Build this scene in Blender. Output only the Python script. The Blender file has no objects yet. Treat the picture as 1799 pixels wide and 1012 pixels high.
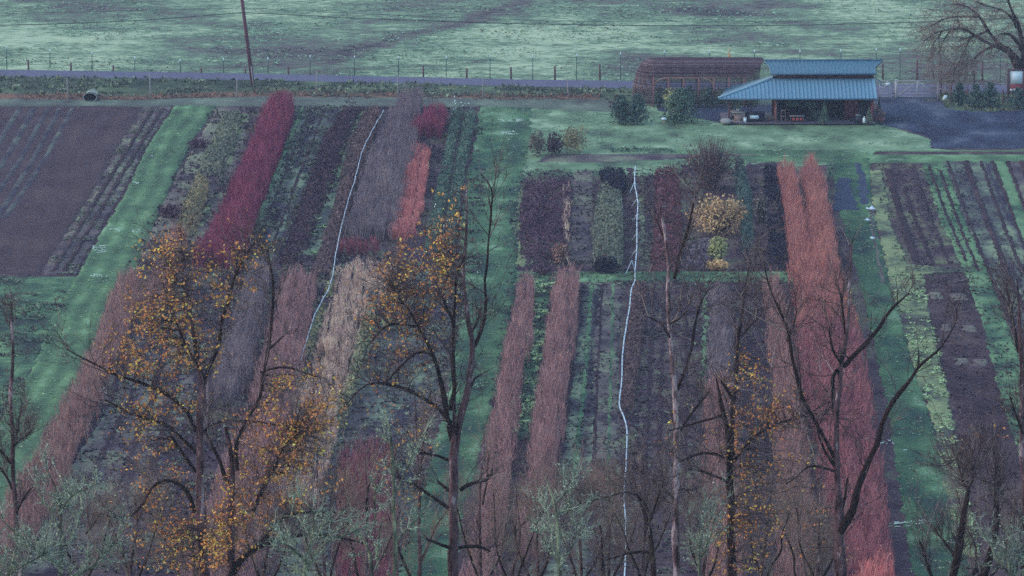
import bpy, math, random
import numpy as np
from mathutils import Vector
random.seed(7)
RNG = np.random.default_rng(11)
R = math.radians
sc = bpy.context.scene
COL = sc.collection

# ------------------------------------------------------------------ camera, sky, sun, exposure
F = 9500.0                      # focal length in photo pixels (1799 wide)
PITCH = R(9.0)
CAMZ = 60.0
cam = bpy.data.cameras.new("camera")
camo = bpy.data.objects.new("camera", cam)
COL.objects.link(camo)
cam.sensor_width = 36.0
cam.lens = F / 1799.0 * 36.0
cam.clip_start = 1.0
cam.clip_end = 12000.0
camo.location = (0, 0, CAMZ)
camo.rotation_euler = (R(90) - PITCH, 0, 0)
sc.camera = camo
w = bpy.data.worlds.new("World")
sc.world = w
w.use_nodes = True
wn = w.node_tree
sky = wn.nodes.new('ShaderNodeTexSky')
sky.sky_type = 'NISHITA'
sky.sun_disc = False
sky.sun_elevation = R(9)
sky.sun_rotation = R(-60)
sky.ozone_density = 1.9
sky.dust_density = 0.5
wn.links.new(sky.outputs[0], wn.nodes['Background'].inputs[0])
wn.nodes['Background'].inputs[1].default_value = 0.15
sl = bpy.data.lights.new("sun", 'SUN')
sl.energy = 0.5
sl.angle = R(40)
sl.color = (1, .95, .90)
so = bpy.data.objects.new("sun", sl)
COL.objects.link(so)
so.rotation_euler = (R(55), 0, R(-60))
sc.view_settings.view_transform = 'Standard'
sc.view_settings.look = 'None'
sc.view_settings.gamma = 1
sc.view_settings.use_curve_mapping = False
sc.view_settings.exposure = 1.58
sc.render.engine = 'CYCLES'
sc.cycles.max_bounces = 5
sc.cycles.diffuse_bounces = 3
sc.cycles.use_denoising = False
sc.cycles.use_adaptive_sampling = False
sc.cycles.sample_clamp_indirect = 2.0
sc.cycles.volume_bounces = 0

# ------------------------------------------------------------------ helpers
cp, sp = math.cos(PITCH), math.sin(PITCH)

def ray(px, py):
    a = (px - 899.5) / F
    b = (506.0 - py) / F
    return np.array([a, cp + b * sp, -sp + b * cp])

def G(px, py, z=0.0):           # photo pixel -> point on the level plane z
    d = ray(px, py)
    t = (z - CAMZ) / d[2]
    return np.array([d[0] * t, d[1] * t, z])

def P(px, py, Y):               # photo pixel -> point at distance Y
    d = ray(px, py)
    t = Y / d[1]
    return np.array([d[0] * t, Y, CAMZ + d[2] * t])

def scale_at(py):
    return cp * (py + F * math.tan(PITCH) - 506.0) / CAMZ

def lin(c):
    c = c / 255.0
    return c / 12.92 if c <= 0.04045 else ((c + 0.055) / 1.055) ** 2.4

LIGHT = (0.64, 0.83, 1.12)
AIR = (.004, .008, .012)
def C(r, g, b, k=1.0):          # observed colour -> base colour under this sky
    m_ = r * .3 + g * .45 + b * .25
    r, g, b = (m_ + (v - m_) * .97 for v in (r, g, b))
    return tuple(min(0.85, max(0.006, (lin(v) - h) / l * k)) for v, l, h in zip((r, g, b), LIGHT, AIR)) + (1.0,)

def _h(ix, iy, seed):
    n = (ix * 374761393 + iy * 668265263 + seed * 1274126177) & 0x7fffffff
    n = ((n ^ (n >> 13)) * 1103515245) & 0x7fffffff
    n = ((n ^ (n >> 16)) * 668265263) & 0x7fffffff
    return (n & 0xffff) / 65535.0

def vnoise(x, y, seed=0):
    x = np.asarray(x, float); y = np.asarray(y, float)
    ix = np.floor(x).astype(np.int64); iy = np.floor(y).astype(np.int64)
    fx = x - ix; fy = y - iy
    fx = fx * fx * (3 - 2 * fx); fy = fy * fy * (3 - 2 * fy)
    a = _h(ix, iy, seed); b = _h(ix + 1, iy, seed); c = _h(ix, iy + 1, seed); d = _h(ix + 1, iy + 1, seed)
    return (a * (1 - fx) + b * fx) * (1 - fy) + (c * (1 - fx) + d * fx) * fy

def fbm(x, y, seed=0, octv=4):
    s = 0; a = .5; t = 0
    for i in range(octv):
        s = s + a * vnoise(np.asarray(x) * 2 ** i, np.asarray(y) * 2 ** i, seed + i * 7); t += a; a *= .55
    return s / t

def hill(x, y):
    x = np.asarray(x, float); y = np.asarray(y, float)
    t = np.clip(262 - y, 0, None)
    z = t * 0.224 - 3.0 * np.sin(np.clip(t / 262, 0, 1) * math.pi)
    z = np.where(t > 262, 58.7 + (t - 262) * .06, z) * np.clip(t / 25, 0, 1)
    far = np.clip((y - 532) / 60, 0, 1)
    z = z + far * (fbm(x * .03, y * .03, 5) - .5) * 1.0
    return z

def mesh_np(name, V, Fs, mat, parent=None, tone=None, origin=None, uv=None, smooth=False):
    V = np.asarray(V, np.float64)
    if origin is None:
        origin = np.zeros(3)
    Vl = (V - np.asarray(origin)).astype(np.float32)
    me = bpy.data.meshes.new(name)
    if not isinstance(Fs, (list, tuple)):
        Fs = [Fs]
    Fs = [np.asarray(f, np.int32) for f in Fs if len(f)]
    me.vertices.add(len(Vl)); me.vertices.foreach_set("co", Vl.ravel())
    nl = sum(f.size for f in Fs); nf = sum(len(f) for f in Fs)
    me.loops.add(nl); me.polygons.add(nf)
    li = np.concatenate([f.ravel() for f in Fs])
    me.loops.foreach_set("vertex_index", li)
    tot = np.concatenate([np.full(len(f), f.shape[1], np.int32) for f in Fs])
    st = np.concatenate([[0], np.cumsum(tot)[:-1]]).astype(np.int32)
    me.polygons.foreach_set("loop_start", st)
    if smooth:
        me.polygons.foreach_set("use_smooth", np.ones(nf, bool))
    if tone is not None:
        at = me.attributes.new("tone", 'FLOAT', 'POINT')
        at.data.foreach_set("value", np.asarray(tone, np.float32))
    me.update(calc_edges=True)
    me.materials.append(mat)
    o = bpy.data.objects.new(name, me)
    COL.objects.link(o)
    if parent is not None:
        o.parent = parent
        o.location = Vector(origin) - parent.location
    else:
        o.location = origin
    return o

def tag(o, label=None, cat=None, group=None, kind=None):
    if label: o["label"] = label
    if cat: o["category"] = cat
    if group: o["group"] = group
    if kind: o["kind"] = kind
    return o

def empty(name, loc, label, cat, group=None):
    o = bpy.data.objects.new(name, None)
    o.empty_display_size = .5
    COL.objects.link(o)
    o.location = loc
    return tag(o, label, cat, group)

# ------------------------------------------------------------------ materials
def newmat(name):
    m = bpy.data.materials.new(name); m.use_nodes = True
    b = m.node_tree.nodes['Principled BSDF']
    b.inputs['Roughness'].default_value = .9
    b.inputs['Specular IOR Level'].default_value = .15
    return m, m.node_tree, b

def ramp(nt, cols, fac):
    r = nt.nodes.new('ShaderNodeValToRGB')
    e = r.color_ramp.elements
    while len(e) < len(cols): e.new(0.5)
    for i, c in enumerate(cols):
        e[i].position = i / (len(cols) - 1); e[i].color = c
    nt.links.new(fac, r.inputs[0])
    return r.outputs[0]

def tone_mat(name, cols, scale=.6, amt=.35, rough=.9, gain=1.3, sat=.76):
    """colour from the per-vertex tone of the plants plus world noise"""
    cc = []
    for c in cols:
        l_ = c[0] * .3 + c[1] * .45 + c[2] * .25
        cc.append(tuple(min(.85, (l_ + (v - l_) * sat) * gain * q) for v, q in zip(c[:3], (.94, 1.0, 1.04))) + (1.0,))
    cols = cc
    m, nt, b = newmat(name)
    a = nt.nodes.new('ShaderNodeAttribute'); a.attribute_name = 'tone'
    g = nt.nodes.new('ShaderNodeNewGeometry')
    n = nt.nodes.new('ShaderNodeTexNoise'); n.inputs['Scale'].default_value = scale; n.inputs['Detail'].default_value = 4
    nt.links.new(g.outputs['Position'], n.inputs['Vector'])
    s = nt.nodes.new('ShaderNodeMath'); s.operation = 'MULTIPLY_ADD'
    nt.links.new(n.outputs[0], s.inputs[0]); s.inputs[1].default_value = amt * 2; s.inputs[2].default_value = -amt
    d = nt.nodes.new('ShaderNodeMath'); d.operation = 'ADD'; d.use_clamp = True
    nt.links.new(a.outputs['Fac'], d.inputs[0]); nt.links.new(s.outputs[0], d.inputs[1])
    nt.links.new(ramp(nt, cols, d.outputs[0]), b.inputs['Base Color'])
    b.inputs['Roughness'].default_value = rough
    return m

def ground_mat(name, cols, s1=.12, s2=1.6, a1=1.1, a2=1.2, stretch=(1, 1, 1), bump=.5):
    m, nt, b = newmat(name)
    L = nt.links.new
    g = nt.nodes.new('ShaderNodeNewGeometry')
    mp = nt.nodes.new('ShaderNodeMapping'); mp.inputs['Scale'].default_value = stretch
    L(g.outputs['Position'], mp.inputs[0])
    a = nt.nodes.new('ShaderNodeAttribute'); a.attribute_name = 'tone'
    n1 = nt.nodes.new('ShaderNodeTexNoise'); n1.inputs['Scale'].default_value = s1; n1.inputs['Detail'].default_value = 5; n1.inputs['Roughness'].default_value = .65
    n2 = nt.nodes.new('ShaderNodeTexNoise'); n2.inputs['Scale'].default_value = s2; n2.inputs['Detail'].default_value = 4; n2.inputs['Roughness'].default_value = .7
    L(mp.outputs[0], n1.inputs[0]); L(mp.outputs[0], n2.inputs[0])
    def ma(x, k, c):
        q = nt.nodes.new('ShaderNodeMath'); q.operation = 'MULTIPLY_ADD'; L(x, q.inputs[0]); q.inputs[1].default_value = k
        if isinstance(c, float): q.inputs[2].default_value = c
        else: L(c, q.inputs[2])
        return q.outputs[0]
    v = ma(n1.outputs[0], a1, -a1 * .5)
    v = ma(n2.outputs[0], a2, v)
    q = nt.nodes.new('ShaderNodeMath'); q.operation = 'ADD'; q.use_clamp = True
    L(v, q.inputs[0])
    q2 = nt.nodes.new('ShaderNodeMath'); q2.operation = 'SUBTRACT'; L(a.outputs['Fac'], q2.inputs[0]); q2.inputs[1].default_value = a2 * .5
    L(q2.outputs[0], q.inputs[1])
    L(ramp(nt, cols, q.outputs[0]), b.inputs['Base Color'])
    if bump:
        bp = nt.nodes.new('ShaderNodeBump'); bp.inputs['Strength'].default_value = bump; bp.inputs['Distance'].default_value = .15
        L(n2.outputs[0], bp.inputs['Height']); L(bp.outputs[0], b.inputs['Normal'])
    b.inputs['Specular IOR Level'].default_value = .08
    return m

def plain(name, col, rough=.6, noise=.15, scale=3.0, metal=0.0, spec=.3):
    m, nt, b = newmat(name)
    L = nt.links.new
    g = nt.nodes.new('ShaderNodeNewGeometry')
    n = nt.nodes.new('ShaderNodeTexNoise'); n.inputs['Scale'].default_value = scale; n.inputs['Detail'].default_value = 5
    L(g.outputs['Position'], n.inputs['Vector'])
    l_ = sum(col[:3]) / 3; col = tuple(max(.004, (l_ + (v - l_) * .85) * q) for v, q in zip(col[:3], (.9, 1.0, 1.05))) + (1,)
    lo = tuple(c * (1 - noise * 2) for c in col[:3]) + (1,); hi = tuple(min(1, c * (1 + noise * 2)) for c in col[:3]) + (1,)
    L(ramp(nt, [lo, col, hi], n.outputs[0]), b.inputs['Base Color'])
    b.inputs['Roughness'].default_value = rough; b.inputs['Metallic'].default_value = metal
    b.inputs['Specular IOR Level'].default_value = spec
    return m

# ------------------------------------------------------------------ ground sheets
def cuts(lst):                  # (y, xleft, xright) in the photo, measured on the ground plane
    return [((xl, y), (xr, y)) for y, xl, xr in lst]

def resample(A, B, ds, z=0.0):
    A = np.array(A); B = np.array(B)
    M = (A + B) / 2
    L = np.concatenate([[0], np.cumsum(np.linalg.norm(np.diff(M[:, :2], axis=0), axis=1))])
    n = max(2, int(L[-1] / ds) + 1)
    s = np.linspace(0, L[-1], n)
    f = lambda Q: np.stack([np.interp(s, L, Q[:, k]) for k in range(2)], 1)
    return f(A), f(B), s

def strip(name, pairs, mat, lift=.05, du=.3, dv=.4, relief=.03, jit=.35, furrow=None, seed=1, tone0=.5, tn=.5, parent=None, stripe=None):
    A = [G(*p[0]) for p in pairs]; B = [G(*p[1]) for p in pairs]
    A, B, s = resample(A, B, dv)
    W = np.linalg.norm(B - A, axis=1)
    nu = max(2, int(W.max() / du) + 1)
    u = np.linspace(0, 1, nu)
    j1 = (fbm(s * .9, s * 0 + seed, seed, 3) - .5) * 2 * jit
    j2 = (fbm(s * .9, s * 0 + seed + 50, seed, 3) - .5) * 2 * jit
    D = (B - A) / np.maximum(W, 1e-3)[:, None]
    A = A + D * (j1 - .12)[:, None]; B = B + D * (j2 + .12)[:, None]
    PX = A[:, None, :] * (1 - u)[None, :, None] + B[:, None, :] * u[None, :, None]
    x = PX[..., 0]; y = PX[..., 1]
    um = u[None, :] * W[:, None]
    lift = .03 + lift * .3
    z = lift + relief * .45 * (fbm(x * 1.7, y * 1.7, seed + 3, 3) - .3)
    tone = tone0 + tn * (fbm(x * .5, y * .22, seed + 9, 4) - .5) * 2
    if furrow:
        per, amp, tk = furrow
        ph = (um / per + .25 * (fbm(s * .15, s * 0, seed + 77, 2)[:, None] - .5)) * 2 * math.pi
        if tk < 0: tone = tone + 1.6 * tk * np.clip(np.cos(ph), 0, 1) ** 5
        else: tone = tone + tk * np.cos(ph)
        z = z + amp * .5 * np.cos(ph)
    z[:, 0] -= .14; z[:, -1] -= .14; z[0, :] -= .14; z[-1, :] -= .14
    V = np.stack([x, y, z], -1).reshape(-1, 3)
    nv = len(s)
    i = np.arange(nv - 1)[:, None] * nu + np.arange(nu - 1)[None, :]
    Fq = np.stack([i, i + 1, i + nu + 1, i + nu], -1).reshape(-1, 4)
    if (np.cross(np.append(PX[0, -1] - PX[0, 0], 0), np.append(PX[-1, 0] - PX[0, 0], 0))[2]) < 0:
        Fq = Fq[:, ::-1]
    o = mesh_np(name, V, Fq, mat, tone=np.clip(tone, 0, 1).ravel(), smooth=True, parent=parent)
    if parent is None: tag(o, kind='structure')
    return o

def rand_in_strip(pairs, n, z=0.0, rng=RNG, along=1.0, edge=0.0):
    A = [G(p[0][0], p[0][1], z) for p in pairs]; B = [G(p[1][0], p[1][1], z) for p in pairs]
    A, B, s = resample(A, B, .5, z)
    W = np.linalg.norm(B - A, axis=1)
    p = W / W.sum()
    k = rng.choice(len(s), n, p=p)
    kk = np.clip(k + rng.random(n) - .5, 0, len(s) - 1)
    i0 = np.floor(kk).astype(int); f = (kk - i0)[:, None]; i1 = np.minimum(i0 + 1, len(s) - 1)
    a = A[i0] * (1 - f) + A[i1] * f; b = B[i0] * (1 - f) + B[i1] * f
    u = rng.random(n)
    if edge: u = u * (1 + 2 * edge) - edge
    u = u[:, None]
    area = float(np.sum(W[:-1] * np.diff(s)))
    return a * (1 - u) + b * u, u[:, 0], area, a, b

def strip_area(pairs, z=0):
    A = [G(p[0][0], p[0][1], z) for p in pairs]; B = [G(p[1][0], p[1][1], z) for p in pairs]
    A, B, s = resample(A, B, .5, z)
    return float(np.sum(np.linalg.norm(B - A, axis=1)[:-1] * np.diff(s)))

def blades(X, Y, Z, rad, hgt, k=5, wid=.5, rng=RNG):
    n = len(X)
    a = rng.random((n, k)) * 2 * math.pi
    r = rad[:, None] * (.4 + .8 * rng.random((n, k)))
    h = hgt[:, None] * (.4 + .8 * rng.random((n, k)))
    w_ = rad[:, None] * wid * (.6 + .6 * rng.random((n, k)))
    dx, dy = np.cos(a), np.sin(a)
    b1 = np.stack([X[:, None] - dy * w_ * .5, Y[:, None] + dx * w_ * .5, Z[:, None] + 0 * a], -1)
    b2 = np.stack([X[:, None] + dy * w_ * .5, Y[:, None] - dx * w_ * .5, Z[:, None] + 0 * a], -1)
    t = np.stack([X[:, None] + dx * r, Y[:, None] + dy * r, Z[:, None] + h], -1)
    V = np.stack([b1, b2, t], 2).reshape(-1, 3)
    return V, np.arange(len(V)).reshape(-1, 3)

def tufts(name, pairs, mat, dens=3, rad=(.12, .3), hgt=(.06, .16), thr=.45, nscale=.35, seed=1, k=5, stretch=1.0, edge=.02, tone=None, z0=0.05, stripes=None):
    n = max(12, int(strip_area(pairs) * dens))
    rng = np.random.default_rng(seed)
    Q, u, _, _, _ = rand_in_strip(pairs, n, 0, rng, edge=edge)
    nz = fbm(Q[:, 0] * nscale, Q[:, 1] * nscale * stretch, seed, 3)
    if stripes is not None:
        nz = nz + stripes[1] * np.cos(u * stripes[0] * 2 * math.pi)
    m = nz > thr
    Q = Q[m] if m.any() else Q; n = len(Q)
    rd = rng.uniform(*rad, n); hg = rng.uniform(*hgt, n)
    V, Fc = blades(Q[:, 0], Q[:, 1], np.full(n, z0 * .3 + .03), rd, hg, k, .6, rng)
    tn = np.repeat(rng.random(n) if tone is None else np.clip(tone + .25 * rng.standard_normal(n), 0, 1), k * 3)
    tn = np.clip(tn + .15 * (rng.random(len(tn)) - .5), 0, 1)
    return tag(mesh_np(name, V, Fc, mat, tone=tn), kind='stuff')

# ------------------------------------------------------------------ the far-reaching ground sheet
def axis(segs):
    out = []
    for a, b, d in segs:
        out += list(np.linspace(a, b, max(2, int((b - a) / d)), endpoint=False))
    return np.array(out + [segs[-1][1]])
xs = axis([(-4000, -400, 300), (-400, -64, 16), (-64, 64, .42), (64, 400, 16), (400, 4000, 300)])
ys = axis([(-400, 0, 40), (0, 255, 6), (255, 505, 5), (505, 602, .42), (602, 900, 15), (900, 6000, 300)])
X, Y = np.meshgrid(xs, ys)
Z = hill(X, Y) - .15
nearz = np.clip((Y - 500) / 6, 0, 1) * (Y < 640)
Z = Z + nearz * (.20 * (fbm(X * .7, Y * .7, 31, 3) - .45)) + np.clip((Y - 500) / 10, 0, 1) * .1
Z = np.where((Y < 250), Z + .5 * (fbm(X * .2, Y * .2, 3) - .5), Z)

def seg_dist(X, Y, pts):
    d = np.full(X.shape, 1e9)
    for (x0, y0), (x1, y1) in zip(pts[:-1], pts[1:]):
        vx, vy = x1 - x0, y1 - y0
        t = np.clip(((X - x0) * vx + (Y - y0) * vy) / (vx * vx + vy * vy), 0, 1)
        d = np.minimum(d, np.hypot(X - x0 - t * vx, Y - y0 - t * vy))
    return d
tone = .60 + 1.5 * (fbm(X * .045, Y * .028, 41, 5) - .5) + .35 * (fbm(X * .35, Y * .3, 43, 3) - .5)
trk = [tuple(G(*p)[:2]) for p in ((960, -20), (900, 8), (840, 30), (800, 44), (740, 57), (690, 68), (620, 88), (590, 104))]
dd = seg_dist(X, Y, trk) + 2.0 * (fbm(X * .4, Y * .4, 8, 3) - .5)
tone = tone - .42 * np.clip(1 - dd / 2.6, 0, 1)
for (px, py, rx, ry, am) in ((1230, 17, 60, 5, -.6), (1290, 22, 60, 5, -.55), (1370, 10, 70, 6, -.3), (320, 72, 60, 9, -.3), (560, 95, 40, 4, -.1), (660, 105, 120, 8, .3), (1240, 66, 130, 12, -.22), (200, 66, 120, 14, .2), (730, 55, 40, 6, -.35),
                            (1330, 48, 170, 12, -.2), (1440, 75, 220, 14, -.25), (900, 60, 120, 14, .25), (1130, 100, 60, 6, -.2), (1400, 100, 60, 5, .3), (1720, 60, 140, 50, -.25), (1500, 20, 120, 12, .1), (1000, 20, 120, 12, .1), (620, 80, 60, 8, -.1), (400, 88, 60, 7, -.3), (860, 106, 60, 6, -.15)):
    c = G(px, py); e = abs(G(px + rx, py)[0] - c[0]); f = abs(G(px, py - ry)[1] - c[1])
    q = ((X - c[0]) / e) ** 2 + ((Y - c[1]) / f) ** 2 + 1.6 * (fbm(X * .12, Y * .08, px, 3) - .5)
    tone = tone + am * np.exp(-np.clip(q, 0, 20))
V = np.stack([X, Y, Z], -1).reshape(-1, 3)
nx = len(xs)
i = np.arange(len(ys) - 1)[:, None] * nx + np.arange(nx - 1)[None, :]
Fq = np.stack([i, i + 1, i + nx + 1, i + nx], -1).reshape(-1, 4)
M_past = ground_mat('frosted_pasture', [C(60, 66, 80), C(92, 94, 108), C(86, 114, 110), C(112, 148, 134), C(156, 186, 172)], s1=.22, s2=1.3, a1=1.3, a2=1.9, stretch=(.6, 1, 1), bump=.6)
tag(mesh_np('ground', V, Fq, M_past, tone=np.clip(tone, 0, 1).ravel(), smooth=True), kind='structure')

# ------------------------------------------------------------------ haze (even thin air)
hb = np.array([[sx, sy, sz] for sx in (-4200, 4200) for sy in (-420, 6100) for sz in (-3, 64.0)], float)
mh = bpy.data.materials.new('thin_haze'); mh.use_nodes = True; mh.node_tree.nodes.clear()
_o = mh.node_tree.nodes.new('ShaderNodeOutputMaterial'); _v = mh.node_tree.nodes.new('ShaderNodeVolumePrincipled')
_v.inputs['Color'].default_value = (.6, .7, .95, 1); _v.inputs['Density'].default_value = .00018
mh.node_tree.links.new(_v.outputs[0], _o.inputs['Volume'])
tag(mesh_np('haze', hb, np.array([[0, 1, 3, 2], [4, 6, 7, 5], [0, 4, 5, 1], [2, 3, 7, 6], [0, 2, 6, 4], [1, 5, 7, 3]]), mh), kind='stuff')

# ------------------------------------------------------------------ ground materials
M_soil = ground_mat('weedy_soil', [C(48, 42, 62), C(64, 57, 78), C(76, 70, 86), C(86, 92, 92), C(102, 120, 106)], s1=.35, s2=1.8, a1=.8, a2=1.0)
M_plough = ground_mat('ploughed_soil', [C(48, 42, 60), C(58, 50, 68), C(66, 58, 76), C(76, 69, 84), C(92, 104, 104)], s1=.2, s2=2.5, a1=.3, a2=.35)
M_grass = ground_mat('mown_grass', [C(48, 70, 70), C(62, 94, 84), C(72, 110, 94), C(88, 130, 106), C(112, 158, 138)], s1=.2, s2=1.3, a1=.55, a2=.55)
M_dgrass = ground_mat('deep_green_grass', [C(42, 60, 70), C(46, 78, 78), C(58, 94, 82), C(72, 114, 94), C(104, 146, 128)], s1=.25, s2=1.5, a1=.6, a2=.6)
M_frost = ground_mat('frosted_lawn', [C(62, 82, 84), C(80, 108, 100), C(94, 130, 114), C(108, 146, 130), C(136, 172, 156)], s1=.2, s2=1.5, a1=.7, a2=.7)
M_verge = ground_mat('verge_grass', [C(44, 60, 62), C(56, 74, 72), C(66, 84, 80), C(74, 100, 88), C(92, 116, 100)], s1=.3, s2=1.6, a1=.9, a2=.7)
M_dry = ground_mat('dry_grass_strip', [C(62, 66, 74), C(76, 72, 78), C(98, 82, 84), C(116, 94, 90), C(86, 92, 90)], s1=.4, s2=1.6, a1=.8, a2=.8)
M_track = ground_mat('grey_green_track', [C(66, 72, 84), C(78, 92, 100), C(86, 104, 108), C(100, 122, 122), C(110, 140, 134)], s1=.25, s2=1.5, a1=.8, a2=.6)
M_road = ground_mat('asphalt', [C(74, 80, 112), C(82, 90, 126), C(88, 96, 134), C(94, 104, 142), C(104, 114, 150)], s1=.15, s2=1.2, a1=.4, a2=.3, bump=.1)
M_lot = ground_mat('dark_gravel', [C(40, 50, 80), C(48, 60, 92), C(54, 68, 102), C(62, 76, 110), C(82, 98, 126)], s1=.18, s2=1.6, a1=.5, a2=.5, bump=.3)
M_mauve = ground_mat('mauve_stubble', [C(58, 56, 76), C(74, 72, 92), C(88, 88, 102), C(100, 106, 112), C(110, 128, 120)], s1=.4, s2=2.0, a1=.8, a2=1.1)
M_teal = ground_mat('blue_green_weeds', [C(50, 50, 76), C(64, 68, 88), C(76, 88, 98), C(90, 110, 110), C(114, 140, 128)], s1=.35, s2=1.8, a1=.7, a2=1.0)
M_ygreen = ground_mat('yellow_green_weeds', [C(58, 60, 78), C(72, 84, 88), C(90, 110, 100), C(108, 132, 110), C(124, 148, 122)], s1=.4, s2=1.8, a1=.9, a2=1.1)
M_rough = ground_mat('rough_green', [C(44, 56, 68), C(50, 74, 76), C(60, 94, 86), C(76, 116, 98), C(98, 140, 116)], s1=.35, s2=1.5, a1=.9, a2=1.0)

T_green = tone_mat('weed_leaves', [C(56, 60, 72), C(76, 88, 88), C(96, 114, 102), C(122, 146, 122)], gain=1.45, sat=.85)
T_lime = tone_mat('bright_weed_leaves', [C(74, 100, 92), C(100, 134, 106), C(124, 156, 118), C(140, 170, 136)], gain=1.6, sat=.9)
T_dark = tone_mat('dead_weed_leaves', [C(40, 36, 58), C(56, 50, 72), C(70, 62, 82), C(86, 80, 92)])
T_past = tone_mat('pasture_tussocks', [C(58, 78, 78), C(76, 104, 100), C(98, 136, 126), C(128, 166, 150)], gain=1.6, sat=.9)
T_frost = tone_mat('frosted_leaves', [C(110, 150, 140), C(140, 180, 170), C(160, 196, 188)], gain=1.5)
T_dry = tone_mat('dry_tussocks', [C(76, 72, 76), C(110, 88, 86), C(140, 102, 92), C(110, 112, 100)])

# ------------------------------------------------------------------ setting: fields, paths, road
strip('field_soil', [((-420, 184), (2250, 184)), ((-520, 420), (2350, 420)), ((-620, 700), (2450, 700)), ((-700, 1120), (2600, 1120))], M_soil, lift=.0, du=.6, dv=.6, relief=.05, seed=3, tone0=.42, tn=.8)
road_pairs = [((x, yb), (x, yt)) for x, yt, yb in ((-900, 119, 132), (-400, 121, 134), (0, 124, 137), (450, 131, 143), (900, 141, 154), (1110, 144, 158), (1330, 147, 162), (1560, 150, 167), (1799, 151, 166), (2300, 156, 172), (2800, 162, 180))]
strip('road', road_pairs, M_road, lift=.35, du=.6, dv=1.0, relief=0, jit=.12, seed=4, tn=.25)
def band(x_top_bot):
    return [((x, b), (x, t)) for x, t, b in x_top_bot]
verge = band([(-400, 133, 172), (0, 136, 172), (450, 142, 170), (900, 153, 174), (1110, 157, 178), (1330, 160, 182)])
strip('verge', verge, M_verge, lift=.22, du=.4, dv=.5, relief=.12, jit=.3, seed=5, tn=.9)
vr = band([(1652, 166, 176), (1665, 166, 194), (1720, 165, 200), (1799, 165, 196), (2300, 170, 205)])
strip('verge', vr, M_verge, lift=.24, du=.4, dv=.5, relief=.12, jit=.3, seed=6, tn=.9, tone0=.6)
dryb = band([(-400, 164, 177), (0, 166, 177), (100, 167, 177), (230, 172, 179), (330, 166, 175), (450, 163, 173), (620, 165, 175), (900, 168, 178), (1060, 169, 178)])
strip('dry_grass_verge', dryb, M_dry, lift=.30, du=.3, dv=.4, relief=.08, jit=.4, seed=7, tn=.9)
trackb = band([(-400, 175, 187), (0, 176, 187), (200, 178, 187), (450, 172, 188), (700, 173, 188), (900, 175, 190), (1100, 176, 200)])
strip('farm_track', trackb, M_track, lift=.33, du=.4, dv=.5, relief=.05, jit=.3, seed=8, tn=.6)
strip('lawn', cuts([(184, 870, 1120), (196, 850, 1275), (222, 850, 1560), (245, 870, 1640), (262, 880, 1640), (275, 900, 1800), (300, 912, 1250), (312, 915, 1100)]), M_frost, lift=.12, du=.4, dv=.5, relief=.06, jit=.3, seed=9, tn=.8)
strip('lawn', cuts([(264, 1180, 2100), (274, 1180, 2100), (288, 1240, 2100)]), M_grass, lift=.14, du=.4, dv=.5, relief=.06, jit=.3, seed=10, tn=.8)
strip('road_apron', cuts([(150, 1500, 1652), (174, 1500, 1654)]), M_road, lift=.32, du=.5, dv=.4, relief=.02, jit=.2, seed=101, tn=.5)
strip('gravel_lot', cuts([(172, 1530, 1654), (184, 1545, 1662), (194, 1545, 1770), (197, 1545, 2200), (216, 1520, 2200), (228, 1590, 2200), (243, 1632, 2200), (262, 1636, 2200)]), M_lot, lift=.26, du=.5, dv=.4, relief=.02, jit=.4, seed=11, tn=1.0, tone0=.48)
strip('gravel_floor', cuts([(186, 1150, 1345), (196, 1150, 1545), (219, 1270, 1540)]), M_lot, lift=.20, du=.5, dv=.5, relief=0, jit=.0, seed=12, tn=.2, tone0=.3)
strip('soil_strip', cuts([(267, 1535, 2000), (274, 1530, 2000)]), M_plough, lift=.2, du=.3, dv=.4, relief=.12, jit=.3, seed=13, tn=.9)
strip('soil_strip', cuts([(272, 960, 1360), (280, 950, 1220), (287, 950, 1030)]), M_mauve, lift=.2, du=.3, dv=.4, relief=.1, jit=.4, seed=14, tn=.9)
# upper left ploughed field
strip('ploughed_field', cuts([(187, -330, 256), (270, -420, 205), (340, -460, 165), (420, -520, 113), (484, -560, 72)]), M_plough, lift=.08, du=.35, dv=.6, relief=.05, jit=.15, furrow=(1.5, .03, .05), seed=15, tn=.35, tone0=.45)
for q, (a, b_) in enumerate((((35, 190), (-60, 330)), ((60, 190), (-40, 350)), ((85, 190), (-25, 370)), ((105, 190), (-10, 390)), ((128, 190), (8, 385)))):
    strip('weed_strip', [((a[0] - 6, a[1]), (a[0] + 6, a[1])), (((a[0] + b_[0]) / 2 + 6 - 7, (a[1] + b_[1]) / 2), ((a[0] + b_[0]) / 2 + 6 + 7, (a[1] + b_[1]) / 2)), ((b_[0] - 9, b_[1]), (b_[0] + 9, b_[1]))], M_teal, lift=.17, du=.2, dv=.4, relief=.05, jit=.12, seed=20 + q, tn=.7, tone0=.22)
wl = cuts([(188, 256, 303), (260, 207, 255), (340, 165, 214), (420, 113, 168), (484, 72, 132)])
strip('weedy_bed', wl, M_mauve, lift=.15, du=.25, dv=.4, relief=.12, jit=.5, furrow=(1.1, .04, -.15), seed=26, tn=1.0, tone0=.5)
strip('soil_edge', cuts([(188, 298, 308), (260, 250, 260), (340, 210, 220), (420, 163, 174), (484, 126, 138)]), M_plough, lift=.19, du=.2, dv=.4, relief=.06, jit=.2, seed=27, tn=.6, tone0=.1)
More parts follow.
